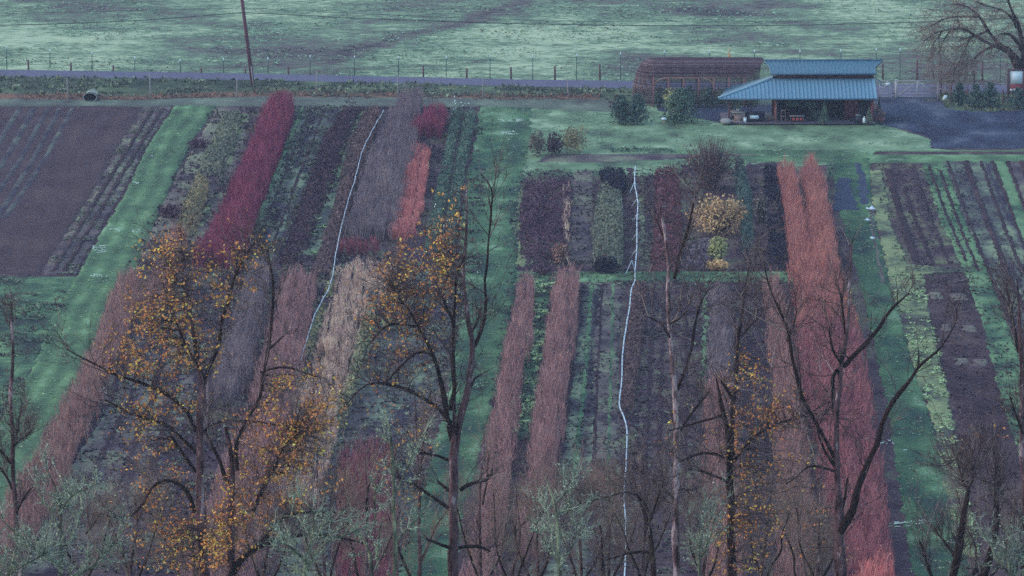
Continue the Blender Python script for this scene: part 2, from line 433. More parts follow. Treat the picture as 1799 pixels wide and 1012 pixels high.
# grass lanes
lane_l = cuts([(184, 310, 384), (253, 262, 336), (340, 222, 295), (410, 178, 265), (484, 136, 232), (560, 90, 212), (640, 60, 175), (740, 0, 120), (880, -110, 30), (1000, -240, -60)])
strip('grass_path', lane_l, M_grass, lift=.21, du=.3, dv=.4, relief=.04, jit=.2, furrow=(1.3, .01, .16), seed=28, tn=.5, tone0=.5)
strip('rough_field', cuts([(486, -300, 140), (560, -300, 100), (640, -300, 66), (740, -300, 8), (880, -400, -100), (1010, -500, -230)]), M_rough, lift=.12, du=.35, dv=.5, relief=.12, jit=.3, seed=29, tn=1.0, tone0=.5)
lane_m = cuts([(184, 842, 935), (245, 835, 935), (300, 822, 922), (360, 815, 910), (400, 805, 908), (450, 805, 912), (500, 815, 908), (600, 800, 890), (700, 785, 868), (800, 760, 840), (900, 730, 815), (1020, 690, 800)])
strip('grass_path', lane_m, M_dgrass, lift=.22, du=.3, dv=.4, relief=.05, jit=.3, furrow=(2.6, .0, .14), seed=30, tn=.7, tone0=.55)
lane_r = cuts([(278, 1458, 1530), (370, 1475, 1534), (480, 1506, 1560), (600, 1535, 1595), (700, 1556, 1625), (800, 1572, 1655), (900, 1586, 1678), (1020, 1605, 1710)])
strip('grass_path', lane_r, M_dgrass, lift=.22, du=.3, dv=.4, relief=.05, jit=.25, furrow=(2.2, .0, .10), seed=31, tn=.7, tone0=.48)
strip('gravel_patch', cuts([(314, 1468, 1490), (336, 1468, 1496), (372, 1464, 1512)]), M_lot, lift=.32, du=.3, dv=.4, relief=.02, jit=.4, seed=32, tn=.4)
strip('gravel_patch', cuts([(288, 1498, 1514), (320, 1503, 1524), (362, 1508, 1534)]), M_lot, lift=.33, du=.3, dv=.4, relief=.02, jit=.4, seed=33, tn=.4)
strip('gravel_track', cuts([(366, 1520, 1534), (430, 1530, 1545), (500, 1544, 1562)]), M_mauve, lift=.33, du=.3, dv=.4, relief=.02, jit=.3, seed=34, tn=.6)
strip('grass_path', cuts([(478, 905, 1440), (488, 900, 1440), (497, 900, 1440)]), M_grass, lift=.24, du=.3, dv=.4, relief=.05, jit=.35, seed=35, tn=.9, tone0=.4)
# beds
def bed(lst, mat, seed, **k):
    kw = dict(lift=.14, du=.28, dv=.4, relief=.10, jit=.35, tn=.9, tone0=.5); kw.update(k)
    return strip('garden_bed', cuts(lst), mat, seed=seed, **kw)
bed([(190, 380, 440), (255, 340, 432), (330, 300, 400), (400, 268, 375), (450, 240, 345)], M_mauve, 40, tone0=.6)
bed([(200, 420, 440), (253, 402, 424), (340, 370, 392), (400, 340, 365)], M_ygreen, 41, lift=.2)
b_blue = [(188, 512, 602), (300, 458, 548), (400, 418, 512), (455, 395, 490)]
bed(b_blue, M_teal, 42, tone0=.48, furrow=(1.6, .03, .3))
b_lime = [(195, 628, 655), (300, 585, 614), (400, 545, 583), (450, 520, 562)]
bed(b_lime, M_teal, 43, tone0=.7)
bed([(455, 400, 560), (600, 340, 540), (800, 250, 490), (1020, 150, 420)], M_soil, 44, tone0=.35)
bed([(480, 650, 830), (600, 640, 790), (750, 560, 745), (1020, 480, 690)], M_teal, 45, tone0=.4)
bed([(300, 1005, 1045), (460, 998, 1040)], M_mauve, 46, tone0=.45)
bed([(295, 1095, 1118), (475, 1095, 1118)], M_plough, 47, tone0=.4)
bed([(290, 1121, 1134), (475, 1122, 1136)], M_ygreen, 48, lift=.18, tone0=.35)
bed([(290, 1134, 1150), (475, 1136, 1146)], M_soil, 49, tone0=.3)
bed([(290, 1195, 1235), (475, 1190, 1250)], M_soil, 50, tone0=.4)
bed([(285, 1310, 1372), (475, 1285, 1395)], M_soil, 51, tone0=.3)
bed([(300, 912, 920), (380, 905, 918), (470, 905, 925)], M_ygreen, 52, lift=.26)
bed([(497, 1008, 1096), (700, 975, 1078), (1020, 925, 1090)], M_teal, 53, tone0=.42, furrow=(1.35, .04, .3))
bed([(497, 1060, 1096), (600, 1040, 1088), (740, 1040, 1088), (840, 1040, 1090)], M_mauve, 54, tone0=.55, lift=.24)
bed([(497, 1130, 1245), (700, 1120, 1240), (1020, 1105, 1240)], M_soil, 55, tone0=.34)
bed([(497, 1286, 1348), (700, 1290, 1362), (1020, 1300, 1365)], M_soil, 56, tone0=.28)
bed([(497, 1232, 1246), (640, 1225, 1246), (700, 1225, 1245)], M_rough, 57, lift=.2, tone0=.7)
bed([(497, 936, 970), (600, 918, 958), (700, 905, 948), (775, 898, 935)], M_rough, 58, tone0=.55)
bed([(806, 1040, 1092), (870, 1036, 1092)], M_dry, 59, lift=.3, tone0=.5)
bed([(520, 245, 345), (700, 178, 345), (860, 98, 262), (1010, 20, 150)], M_mauve, 102, tone0=.62, lift=.20, furrow=(2.0, .04, -.6))
# right side plots
bed([(288, 1532, 1620), (380, 1545, 1655), (465, 1588, 1690)], M_soil, 60, tone0=.52, furrow=(1.7, .04, -.4))
bed([(300, 1530, 1545), (380, 1540, 1560), (466, 1560, 1592), (476, 1560, 1720), (484, 1560, 1620), (560, 1585, 1632), (640, 1605, 1650), (740, 1640, 1672), (850, 1660, 1690), (980, 1690, 1722)], M_ygreen, 61, lift=.25, tone0=.55, jit=.3, tn=1.1)
bed([(482, 1608, 1712), (600, 1640, 1748), (700, 1672, 1775), (800, 1694, 1800), (1020, 1730, 1880)], M_plough, 62, tone0=.35, relief=.14)
bed([(288, 1618, 1660), (400, 1655, 1700), (465, 1690, 1730), (560, 1722, 1765), (700, 1755, 1830), (1020, 1850, 1960)], M_rough, 63, tone0=.85, lift=.2, jit=.25, tn=1.1)
for q, (x0, x1, m, t) in enumerate(((1656, 1740, M_teal, .62), (1740, 1770, M_rough, .95), (1770, 1840, M_mauve, .6), (1840, 1875, M_rough, .85), (1875, 1990, M_teal, .55))):
    bed([(284, x0, x1), (400, x0 + 42, x1 + 42 + (x1 - x0) * .1), (480, x0 + 82, x1 + 82 + (x1 - x0) * .16), (600, x0 + 150, x1 + 155), (760, x0 + 250, x1 + 262), (1020, x0 + 420, x1 + 440)], m, 64 + q, tone0=t, lift=.16 + .01 * q, jit=.25, furrow=(1.75, .03, -.62))
def furrow_line(lst, hw, seed, mat=M_plough, t=.12, lift=.42):
    strip('furrow', cuts([(y, x - hw, x + hw) for y, x in lst]), mat, lift=lift, du=.13, dv=.35, relief=.03, jit=.16, seed=seed, tn=.9, tone0=t)
for q, (x0, hw) in enumerate(((1676, 3), (1708, 5), (1735, 3), (1756, 4), (1782, 3), (1806, 5), (1838, 4), (1868, 4), (1900, 4))):
    furrow_line([(284, x0 - 42 + 30), (400, x0 + 30), (480, x0 + 62), (600, x0 + 118), (760, x0 + 205), (900, x0 + 280)], hw, 120 + q)
for q, (a_, b_, hw) in enumerate((((1560, 300), (1612, 465), 6), ((1578, 300), (1640, 466), 4), ((1604, 292), (1668, 466), 4), ((1632, 292), (1698, 462), 4), ((1651, 300), (1720, 480), 4))):
    furrow_line([(a_[1], a_[0]), ((a_[1] + b_[1]) / 2, (a_[0] + b_[0]) / 2 - 3), (b_[1], b_[0])], hw, 135 + q)
for q, (x0, x1, x2) in enumerate(((1022, 1000, 968), (1040, 1024, 1000), (1058, 1048, 1040), (1078, 1072, 1066))):
    furrow_line([(500, x0), (700, x1), (900, x2)], 4, 145 + q, M_plough if q % 2 == 0 else M_rough, .15 if q % 2 == 0 else .8)
for q, (x0, x1, x2) in enumerate(((1150, 1140, 1130), (1168, 1160, 1154), (1205, 1204, 1202), (1305, 1318, 1330), (1325, 1342, 1352))):
    furrow_line([(500, x0), (700, x1), (900, x2)], 4, 150 + q, M_plough, .1)
for q, (x0, x1, x2) in enumerate(((250, 195, 70), (278, 232, 130), (306, 270, 190), (330, 305, 245))):
    furrow_line([(530, x0), (700, x1), (900, x2)], 6, 156 + q, M_plough, .1)
for q, (x0, x1) in enumerate(((548, 448), (572, 476), (532, 430))):
    furrow_line([(190, x0), (440, x1)], 3, 162 + q, M_plough if q < 2 else M_rough, .1 if q < 2 else .9)
for q, (x0, x1) in enumerate(((270, 92), (286, 112))):
    furrow_line([(192, x0), (340, (x0 + x1) / 2 - 4), (480, x1)], 4, 166 + q, M_plough, .1)
for q, (x, y) in enumerate(((1645, 522), (1685, 524), (1665, 578), (1702, 580), (1690, 638), (1722, 640))):
    strip('straw_patch', cuts([(y - 6, x - 12, x + 10), (y + 6, x - 11, x + 12)]), M_mauve, lift=.36, du=.15, dv=.2, relief=.08, jit=.35, seed=80 + q, tn=.3, tone0=.72)
# ------------------------------------------------------------------ ground cover geometry
# frosty drifts over the left lane
for q, (x, y, rx, ry) in enumerate(((175, 440, 12, 6), (262, 278, 10, 2), (200, 407, 9, 2), (240, 408, 10, 2), (180, 485, 22, 3), (240, 324, 8, 2), (328, 186, 22, 4), (1680, 955, 26, 3), (1575, 925, 20, 4), (1610, 920, 30, 4), (900, 212, 20, 4), (895, 235, 14, 3), (1556, 780, 14, 3), (1590, 795, 10, 3))):
    tufts('frost_patch', cuts([(y - ry, x - rx, x + rx * .8), (y + ry, x - rx * .9, x + rx)]), T_frost, dens=14, rad=(.1, .3), hgt=(.02, .05), thr=.40, nscale=.5, seed=90 + q, tone=.8, z0=.22)


tufts('pasture_tussocks', [((-150, 136), (1960, 160)), ((-150, -25), (1960, -25))], T_past, dens=2.2, rad=(.12, .35), hgt=(.04, .12), thr=.48, nscale=.12, seed=1, z0=.12)
tufts('dark_tussocks', [((-150, 136), (1960, 160)), ((-150, -25), (1960, -25))], T_green, dens=.5, rad=(.15, .4), hgt=(.06, .18), thr=.62, nscale=.15, seed=2, z0=.12, tone=.3)
tufts('verge_tussocks', verge, T_green, dens=3.5, rad=(.15, .45), hgt=(.1, .45), thr=.46, seed=3, tone=.4, z0=.2)
tufts('verge_tussocks', vr, T_green, dens=3, rad=(.15, .4), hgt=(.1, .4), thr=.45, seed=4, tone=.45, z0=.2)
tufts('dry_verge_tussocks', dryb, T_dry, dens=5, rad=(.12, .3), hgt=(.1, .35), thr=.42, seed=5, z0=.3)
tufts('lawn_tussocks', cuts([(190, 860, 1110), (222, 860, 1560), (262, 880, 1630), (300, 900, 1250)]), T_past, dens=1.6, rad=(.1, .3), hgt=(.04, .12), thr=.5, seed=6, z0=.14)
tufts('bed_weeds', wl, T_green, dens=7, thr=.47, nscale=.6, stretch=.8, seed=7, tone=.4, z0=.2)
tufts('bed_weeds', cuts(b_blue), T_green, dens=7, rad=(.12, .35), hgt=(.08, .28), thr=.45, seed=8, tone=.3, z0=.17, stripes=(2, .06))
tufts('bright_weeds', cuts(b_lime), T_lime, dens=6, rad=(.2, .5), hgt=(.08, .2), thr=.5, nscale=.5, seed=9, tone=.3, z0=.17)
tufts('bright_weeds', cuts([(497, 936, 970), (600, 918, 958), (700, 905, 948), (775, 898, 935)]), T_lime, dens=7, rad=(.2, .5), hgt=(.08, .2), thr=.5, nscale=.6, seed=10, tone=.45, z0=.17)
tufts('bright_weeds', cuts([(484, 1560, 1612), (560, 1585, 1636), (640, 1605, 1654), (740, 1640, 1676), (850, 1660, 1694), (980, 1690, 1726)]), T_lime, dens=6, rad=(.15, .35), hgt=(.06, .16), thr=.46, nscale=.5, seed=11, z0=.27, tone=.6)
tufts('bed_weeds', cuts([(290, 1532, 1700), (465, 1580, 1800), (600, 1740, 1990), (900, 1870, 2100)]), T_green, dens=3, rad=(.08, .22), hgt=(.04, .1), thr=.50, nscale=.7, seed=12, tone=.3, z0=.24)
tufts('dead_weeds', cuts([(290, 1532, 1700), (465, 1580, 1800), (600, 1640, 1800), (1010, 1720, 1880)]), T_dark, dens=3, thr=.46, nscale=.7, seed=13, z0=.24)
tufts('bed_weeds', cuts([(300, 905, 1140), (470, 905, 1150), (497, 900, 1400), (1010, 830, 1300)]), T_green, dens=4, rad=(.1, .28), hgt=(.05, .18), thr=.52, nscale=.5, seed=14, tone=.35, z0=.17)
tufts('dead_weeds', cuts([(300, 905, 1390), (470, 905, 1390), (497, 900, 1400), (1010, 830, 1440)]), T_dark, dens=6, rad=(.1, .3), hgt=(.05, .2), thr=.45, nscale=.5, seed=15, z0=.17)
tufts('bed_weeds', cuts([(455, 240, 840), (700, 130, 760), (1010, -50, 700)]), T_green, dens=3.5, rad=(.12, .4), hgt=(.08, .25), thr=.48, nscale=.4, seed=16, tone=.4, z0=.17)
tufts('dead_weeds', cuts([(190, 380, 840), (455, 240, 840), (700, 150, 760), (1010, -50, 700)]), T_dark, dens=4, rad=(.12, .35), hgt=(.08, .25), thr=.45, nscale=.4, seed=17, z0=.17)
tufts('field_weeds', cuts([(488, -120, 140), (640, -120, 66), (740, -120, 8), (880, -130, -60)]), T_green, dens=6, rad=(.12, .35), hgt=(.08, .2), thr=.45, nscale=.3, seed=18, tone=.35, z0=.2)
for q, ln in enumerate((lane_l, lane_m, lane_r)):
    tufts('lane_grass', ln, T_lime if q == 0 else T_green, dens=4, rad=(.08, .2), hgt=(.03, .08), thr=.5, nscale=.4, seed=19 + q, tone=.3 if q == 0 else .75, z0=.24)

# ------------------------------------------------------------------ hedges of upright stems
def crown_cuts(lst, h, ybot=None):
    out = [((xl, y), (xr, y)) for y, xl, xr in lst]
    return out

def place_strip(lst, h, n, rng, ybot=None):
    """random base points below crown outline lst (photo), crown height h"""
    pairs = cuts(lst)
    if ybot is not None:
        ye = ybot - h * scale_at(ybot)
        (xl, y0), (xr, _) = pairs[-1]
        if ye > pairs[0][0][1] + 2:
            pairs = [p for p in pairs if p[0][1] < ye - 1] + [((xl, ye), (xr, ye))]
    return pairs

def stem_hedge(label, lst, h, mat, ybot=None, dens=26, wid=.035, seed=1, group=None, splay=.25, name='stem_hedge', var=.3, cat='hedge', bumps=.5, gap=0.0, side=3, plant=.95, puffs=1.4):
    rng = np.random.default_rng(seed)
    pairs = place_strip(lst, h, 0, rng, ybot)
    ar = strip_area(pairs, h)
    n = int(ar * dens)
    Q, u, _, a, b = rand_in_strip(pairs, n, h, rng)
    Q = a + (b - a) * (.5 + (u - .5)[:, None] * (.86 + .3 * vnoise(Q[:, 1] * .8, u * 0, seed)[:, None]))
    if gap:
        k = fbm(Q[:, 0] * .8, Q[:, 1] * .35, seed + 5, 2) > gap
        Q = Q[k]; u = u[k]; n = len(Q)
    gs = plant
    ci = np.floor(Q[:, 0] / gs); cj = np.floor(Q[:, 1] / gs)
    hx = _h(ci.astype(np.int64), cj.astype(np.int64), seed + 31); hy = _h(ci.astype(np.int64), cj.astype(np.int64), seed + 32); hz = _h(ci.astype(np.int64), cj.astype(np.int64), seed + 33)
    cx = (ci + .1 + .8 * hx) * gs; cy = (cj + .1 + .8 * hy) * gs
    dc = np.hypot(Q[:, 0] - cx, Q[:, 1] - cy) / gs
    bump = vnoise(Q[:, 0] * .9, Q[:, 1] * .45, seed) * bumps + fbm(Q[:, 0] * .25, Q[:, 1] * .12, seed + 1, 2) * .4
    hh = h * (.62 + bump * .55) * (1 - var * rng.random(n) ** 2)
    edge = 1 - .25 * np.abs(2 * u - 1) ** 3
    hh = hh * edge * (1.1 - .38 * np.clip(dc, 0, 1.2) ** 1.5) * (.82 + .3 * hz)
    th = rng.random(n) * 2 * math.pi
    sx, sy = np.cos(th), np.sin(th)
    lean = splay * rng.random(n) * hh
    B0 = np.stack([Q[:, 0], Q[:, 1], np.full(n, .05)], 1)
    B0[:, 0] += (cx - Q[:, 0]) * .45; B0[:, 1] += (cy - Q[:, 1]) * .45
    T0 = np.stack([Q[:, 0] + sx * lean, Q[:, 1] + sy * lean, hh], 1)
    segs_b = [B0]; segs_t = [T0]; ws = [np.full(n, wid)]
    for q in range(side):
        f = .25 + .6 * rng.random(n)
        m = B0 + (T0 - B0) * f[:, None]
        L = hh * (.18 + .28 * rng.random(n))
        a2 = rng.random(n) * 2 * math.pi
        t = m + np.stack([np.cos(a2) * L * .4, np.sin(a2) * L * .4, L], 1)
        segs_b.append(m); segs_t.append(t); ws.append(np.full(n, wid * .7))
    Bs = np.concatenate(segs_b); Ts = np.concatenate(segs_t); ws = np.concatenate(ws)
    az = rng.random(len(Bs)) * math.pi
    off = np.stack([np.cos(az) * ws, np.sin(az) * ws, 0 * ws], 1)
    V = np.stack([Bs - off, Bs + off, Ts], 1).reshape(-1, 3)
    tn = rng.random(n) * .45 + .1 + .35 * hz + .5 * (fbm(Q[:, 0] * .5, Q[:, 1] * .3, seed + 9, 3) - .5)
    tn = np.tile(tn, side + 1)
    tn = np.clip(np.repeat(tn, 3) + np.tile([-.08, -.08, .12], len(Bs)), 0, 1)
    org = np.array([Q[:, 0].mean(), Q[:, 1].mean(), 0])
    nb = int(n * puffs); kk = rng.integers(0, len(Bs), nb)
    Cb = Bs[kk] + (Ts[kk] - Bs[kk]) * (.45 + .55 * rng.random(nb))[:, None] + rng.normal(0, .04, (nb, 3))
    Vb, Fb = leaf_quads(Cb, rng.uniform(.03, .07, nb), rng)
    tb = np.repeat(np.clip(tn.reshape(-1, 3)[kk, 2] + .12 * rng.standard_normal(nb), 0, 1), 4)
    o = mesh_np(name, np.concatenate([V, Vb]), [np.arange(len(V)).reshape(-1, 3), Fb + len(V)], mat, tone=np.concatenate([tn, tb]), origin=org)
    return tag(o, label, cat, group)

def leaf_quads(Cn, size, rng, flat=0.0):
    n = len(Cn)
    a = rng.standard_normal((n, 3)); a /= np.linalg.norm(a, axis=1)[:, None]
    b = rng.standard_normal((n, 3)); b[:, 2] *= (1 - flat)
    b = np.cross(a, b); b /= np.linalg.norm(b, axis=1)[:, None]
    s = np.asarray(size)[:, None]
    V = np.stack([Cn - a * s, Cn - b * s * .55, Cn + a * s, Cn + b * s * .55], 1).reshape(-1, 3)
    return V, np.arange(len(V)).reshape(-1, 4)

def leaf_hedge(label, lst, h, mat, ybot=None, dens=60, size=(.07, .16), seed=1, group=None, name='leafy_hedge', cat='hedge', lump=.6, gap=0.0, segs=None):
    rng = np.random.default_rng(seed)
    pairs = place_strip(lst, h * .8, 0, rng, ybot)
    n = int(strip_area(pairs, h * .8) * dens)
    Q, u, _, a, b = rand_in_strip(pairs, n, h * .8, rng)
    nz = vnoise(Q[:, 0] * 1.1, Q[:, 1] * .55, seed)
    edge = np.sqrt(np.clip(1 - np.abs(2 * u - 1) ** 3, .05, 1))
    hh = h * (1 - lump + lump * nz * 1.3) * edge
    if segs is not None:       # plants one after the other along the row
        hh = hh * (.55 + .45 * np.abs(np.sin(Q[:, 1] * math.pi / segs + nz)))
    k = np.ones(n, bool) if not gap else fbm(Q[:, 0] * .5, Q[:, 1] * .25, seed + 5, 2) > gap
    z = hh * (.15 + .85 * rng.random(n) ** .55)
    Cn = np.stack([Q[:, 0], Q[:, 1], z + .05], 1)[k]
    sz = rng.uniform(*size, len(Cn))
    V, Fq = leaf_quads(Cn, sz, rng)
    tn = np.clip(.5 * rng.random(len(Cn)) + .25 + .6 * (fbm(Cn[:, 0] * .9, Cn[:, 1] * .5, seed + 3, 3) - .5), 0, 1)
    o = mesh_np(name, V, Fq, mat, tone=np.repeat(tn, 4), origin=np.array([Cn[:, 0].mean(), Cn[:, 1].mean(), 0]))
    return tag(o, label, cat, group)

S_mag = tone_mat('magenta_stems', [C(88, 36, 76), C(112, 42, 90), C(132, 50, 92), C(144, 66, 102)], amt=.2, gain=1.05)
S_coral = tone_mat('coral_stems', [C(140, 66, 84), C(180, 92, 102), C(202, 110, 116), C(210, 130, 130)], amt=.25, gain=1.08, sat=.72)
S_orange = tone_mat('orange_pink_stems', [C(116, 70, 84), C(148, 86, 94), C(164, 100, 100), C(172, 114, 102)], amt=.4, gain=1.15, sat=.72)
S_pink = tone_mat('rose_stems', [C(106, 54, 80), C(134, 70, 96), C(146, 82, 100), C(156, 96, 104)], amt=.4, gain=1.15, sat=.7)
S_rose = tone_mat('rose_brown_stems', [C(90, 64, 82), C(122, 84, 98), C(138, 96, 106), C(150, 112, 116)], amt=.3, gain=1.35, sat=.66)
S_rust = tone_mat('rust_stems', [C(92, 66, 80), C(124, 86, 94), C(140, 98, 100), C(150, 114, 112)], amt=.3, gain=1.25, sat=.66)
S_gray = tone_mat('grey_purple_stems', [C(66, 58, 80), C(84, 76, 98), C(98, 90, 110), C(122, 112, 128)], amt=.2, gain=1.5)
S_wine = tone_mat('wine_red_stems', [C(74, 38, 66), C(98, 48, 76), C(116, 58, 84), C(130, 76, 94)], amt=.2)
S_tan = tone_mat('straw_stems', [C(92, 78, 86), C(126, 106, 108), C(148, 128, 122), C(162, 148, 130)], amt=.4, gain=1.85)
L_brown = tone_mat('dark_brown_leaves', [C(38, 30, 52), C(54, 42, 66), C(70, 54, 76), C(92, 76, 90)])
L_brown2 = tone_mat('brown_leaves', [C(62, 50, 70), C(82, 66, 82), C(98, 80, 90), C(114, 98, 100)])
L_purple = tone_mat('purple_leaves', [C(48, 34, 62), C(66, 46, 76), C(82, 58, 86), C(98, 82, 104)])
L_green = tone_mat('shrub_leaves', [C(40, 62, 70), C(56, 84, 84), C(74, 106, 100), C(96, 132, 116)])
L_dark = tone_mat('near_black_leaves', [C(24, 26, 52), C(30, 34, 60), C(38, 44, 70), C(52, 56, 78)])
L_olive = tone_mat('olive_leaves', [C(74, 80, 76), C(96, 100, 84), C(118, 114, 88), C(136, 128, 96)])
L_grolive = tone_mat('grey_olive_leaves', [C(62, 70, 80), C(80, 92, 92), C(98, 112, 102), C(112, 130, 114)])
L_red = tone_mat('red_leaves', [C(66, 44, 68), C(90, 54, 76), C(108, 62, 84), C(120, 92, 110)], gain=1.1)
L_yel = tone_mat('yellow_leaves', [C(120, 100, 84), C(160, 132, 88), C(184, 156, 98), C(196, 176, 122)])
L_lime = tone_mat('lime_leaves', [C(96, 112, 84), C(124, 138, 88), C(144, 154, 96), C(154, 160, 110)])
L_limed = tone_mat('dull_lime_leaves', [C(78, 90, 84), C(104, 116, 90), C(126, 134, 98), C(144, 144, 104)])
L_orange = tone_mat('orange_leaves', [C(108, 76, 74), C(156, 104, 74), C(202, 130, 78), C(228, 162, 92)], amt=.45, scale=.9, gain=1.7, sat=1.0)
L_conif = tone_mat('conifer_needles', [C(30, 50, 68), C(44, 70, 82), C(58, 88, 94), C(76, 108, 104)])
L_lichen = tone_mat('lichen', [C(78, 96, 100), C(100, 122, 118), C(124, 148, 138), C(150, 172, 158)])

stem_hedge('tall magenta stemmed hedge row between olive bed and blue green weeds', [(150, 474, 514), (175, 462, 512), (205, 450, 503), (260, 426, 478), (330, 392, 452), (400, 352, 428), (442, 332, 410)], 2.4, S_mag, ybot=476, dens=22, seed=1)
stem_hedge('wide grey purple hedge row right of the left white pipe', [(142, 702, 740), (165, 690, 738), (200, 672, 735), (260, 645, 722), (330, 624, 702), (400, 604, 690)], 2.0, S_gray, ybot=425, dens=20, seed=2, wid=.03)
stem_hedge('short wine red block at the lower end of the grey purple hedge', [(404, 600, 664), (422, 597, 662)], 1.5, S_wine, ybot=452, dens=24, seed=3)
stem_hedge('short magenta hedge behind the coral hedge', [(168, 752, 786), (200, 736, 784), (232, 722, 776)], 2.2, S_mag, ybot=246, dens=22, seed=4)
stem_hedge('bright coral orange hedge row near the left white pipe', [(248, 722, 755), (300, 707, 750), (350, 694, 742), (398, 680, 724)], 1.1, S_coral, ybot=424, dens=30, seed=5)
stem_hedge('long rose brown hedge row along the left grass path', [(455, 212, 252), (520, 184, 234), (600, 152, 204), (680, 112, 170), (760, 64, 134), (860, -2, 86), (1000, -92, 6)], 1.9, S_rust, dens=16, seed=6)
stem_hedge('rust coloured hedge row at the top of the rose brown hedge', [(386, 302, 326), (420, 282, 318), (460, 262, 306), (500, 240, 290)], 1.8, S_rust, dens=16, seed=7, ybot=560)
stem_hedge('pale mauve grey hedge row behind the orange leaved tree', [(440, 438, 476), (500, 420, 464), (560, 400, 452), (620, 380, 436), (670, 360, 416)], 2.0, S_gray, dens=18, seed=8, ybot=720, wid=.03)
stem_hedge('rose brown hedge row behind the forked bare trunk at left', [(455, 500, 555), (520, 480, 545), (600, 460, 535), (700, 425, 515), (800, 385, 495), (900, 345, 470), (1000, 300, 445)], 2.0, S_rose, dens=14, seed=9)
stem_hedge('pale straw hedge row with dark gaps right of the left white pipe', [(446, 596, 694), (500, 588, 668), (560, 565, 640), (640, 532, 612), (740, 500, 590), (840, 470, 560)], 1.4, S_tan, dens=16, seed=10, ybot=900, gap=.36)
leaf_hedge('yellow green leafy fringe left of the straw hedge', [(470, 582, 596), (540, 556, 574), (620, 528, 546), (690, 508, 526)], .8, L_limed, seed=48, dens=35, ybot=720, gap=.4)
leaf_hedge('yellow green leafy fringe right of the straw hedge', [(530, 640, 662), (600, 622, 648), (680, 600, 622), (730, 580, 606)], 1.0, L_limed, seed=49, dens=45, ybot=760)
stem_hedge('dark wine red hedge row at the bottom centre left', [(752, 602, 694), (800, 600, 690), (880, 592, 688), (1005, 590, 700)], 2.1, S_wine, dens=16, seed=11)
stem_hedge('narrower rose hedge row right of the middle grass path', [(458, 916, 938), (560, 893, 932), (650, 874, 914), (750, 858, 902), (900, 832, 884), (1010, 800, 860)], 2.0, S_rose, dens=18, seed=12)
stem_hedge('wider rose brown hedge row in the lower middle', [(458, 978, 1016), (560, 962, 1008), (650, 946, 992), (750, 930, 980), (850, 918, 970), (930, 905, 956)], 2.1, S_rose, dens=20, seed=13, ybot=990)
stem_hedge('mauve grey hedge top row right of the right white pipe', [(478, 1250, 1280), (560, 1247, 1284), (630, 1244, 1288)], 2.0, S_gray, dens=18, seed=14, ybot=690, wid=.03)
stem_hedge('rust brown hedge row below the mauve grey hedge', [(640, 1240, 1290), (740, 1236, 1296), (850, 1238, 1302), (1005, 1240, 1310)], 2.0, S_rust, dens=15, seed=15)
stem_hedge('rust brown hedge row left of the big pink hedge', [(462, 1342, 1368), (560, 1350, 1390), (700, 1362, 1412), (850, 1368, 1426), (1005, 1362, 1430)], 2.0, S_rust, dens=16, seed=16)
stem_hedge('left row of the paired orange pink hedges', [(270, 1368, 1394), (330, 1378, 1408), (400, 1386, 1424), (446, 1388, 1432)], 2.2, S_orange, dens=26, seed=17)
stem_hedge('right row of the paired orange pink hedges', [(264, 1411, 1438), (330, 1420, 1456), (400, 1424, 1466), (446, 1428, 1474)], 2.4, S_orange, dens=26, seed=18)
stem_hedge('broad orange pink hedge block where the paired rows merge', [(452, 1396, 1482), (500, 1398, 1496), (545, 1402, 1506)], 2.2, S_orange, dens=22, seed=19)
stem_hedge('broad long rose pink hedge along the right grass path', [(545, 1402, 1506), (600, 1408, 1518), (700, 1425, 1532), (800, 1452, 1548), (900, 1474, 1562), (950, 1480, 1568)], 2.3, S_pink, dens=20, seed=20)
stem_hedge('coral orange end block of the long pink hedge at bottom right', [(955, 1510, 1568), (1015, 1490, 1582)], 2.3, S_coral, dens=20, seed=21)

leaf_hedge('dark brown leafy hedge row left of the pale green weeds', [(180, 602, 634), (230, 568, 612), (300, 545, 588), (400, 508, 546), (450, 488, 530)], 1.2, L_brown, seed=31, dens=45, ybot=470)
leaf_hedge('low brown hedge row beside the wooden pole frames', [(186, 640, 670), (240, 612, 652), (300, 598, 628), (360, 584, 612), (430, 560, 592), (470, 545, 580)], .9, L_brown2, seed=32, dens=45, segs=.9)
leaf_hedge('olive yellow leafy hedge row between the two small red bushes', [(305, 342, 368), (340, 326, 362), (385, 308, 345)], 1.2, L_olive, seed=33, dens=60, ybot=420)
leaf_hedge('grey olive leafy strip above the olive hedge', [(195, 392, 428), (250, 364, 410), (300, 345, 385)], .7, L_grolive, seed=34, dens=40)
leaf_hedge('left one of two green shrub rows with white flowers', [(182, 794, 814), (240, 784, 800), (320, 766, 788), (430, 744, 768)], 1.1, L_green, seed=35, dens=50, group=None, segs=1.6)
leaf_hedge('right one of two green shrub rows beside the middle grass path', [(192, 816, 838), (260, 802, 822), (340, 788, 810), (430, 774, 798)], 1.0, L_green, seed=36, dens=50, segs=1.6)
leaf_hedge('dark purple leafy block at the top left of the middle plot', [(312, 925, 1004), (345, 914, 1004), (400, 912, 1000), (446, 916, 998)], .9, L_purple, seed=37, dens=34, ybot=462, lump=.8)
stem_hedge('thin tan plant row through the right side of the purple block', [(310, 988, 1002), (380, 986, 1000), (440, 984, 998)], 1.1, S_tan, seed=38, dens=9, gap=.42, wid=.03)
leaf_hedge('near black dense patch behind the olive hedge', [(296, 1052, 1098), (320, 1060, 1102)], .7, L_dark, seed=39, dens=60, ybot=344, lump=.3)
leaf_hedge('grey olive leafy hedge row left of the right white pipe', [(326, 1050, 1092), (380, 1042, 1095), (450, 1042, 1094)], 1.1, L_grolive, seed=40, dens=55, ybot=478)
leaf_hedge('red leaved hedge row right of the right white pipe', [(290, 1150, 1192), (380, 1150, 1200), (462, 1142, 1194)], 1.0, L_red, seed=41, dens=42, ybot=486, lump=.7)
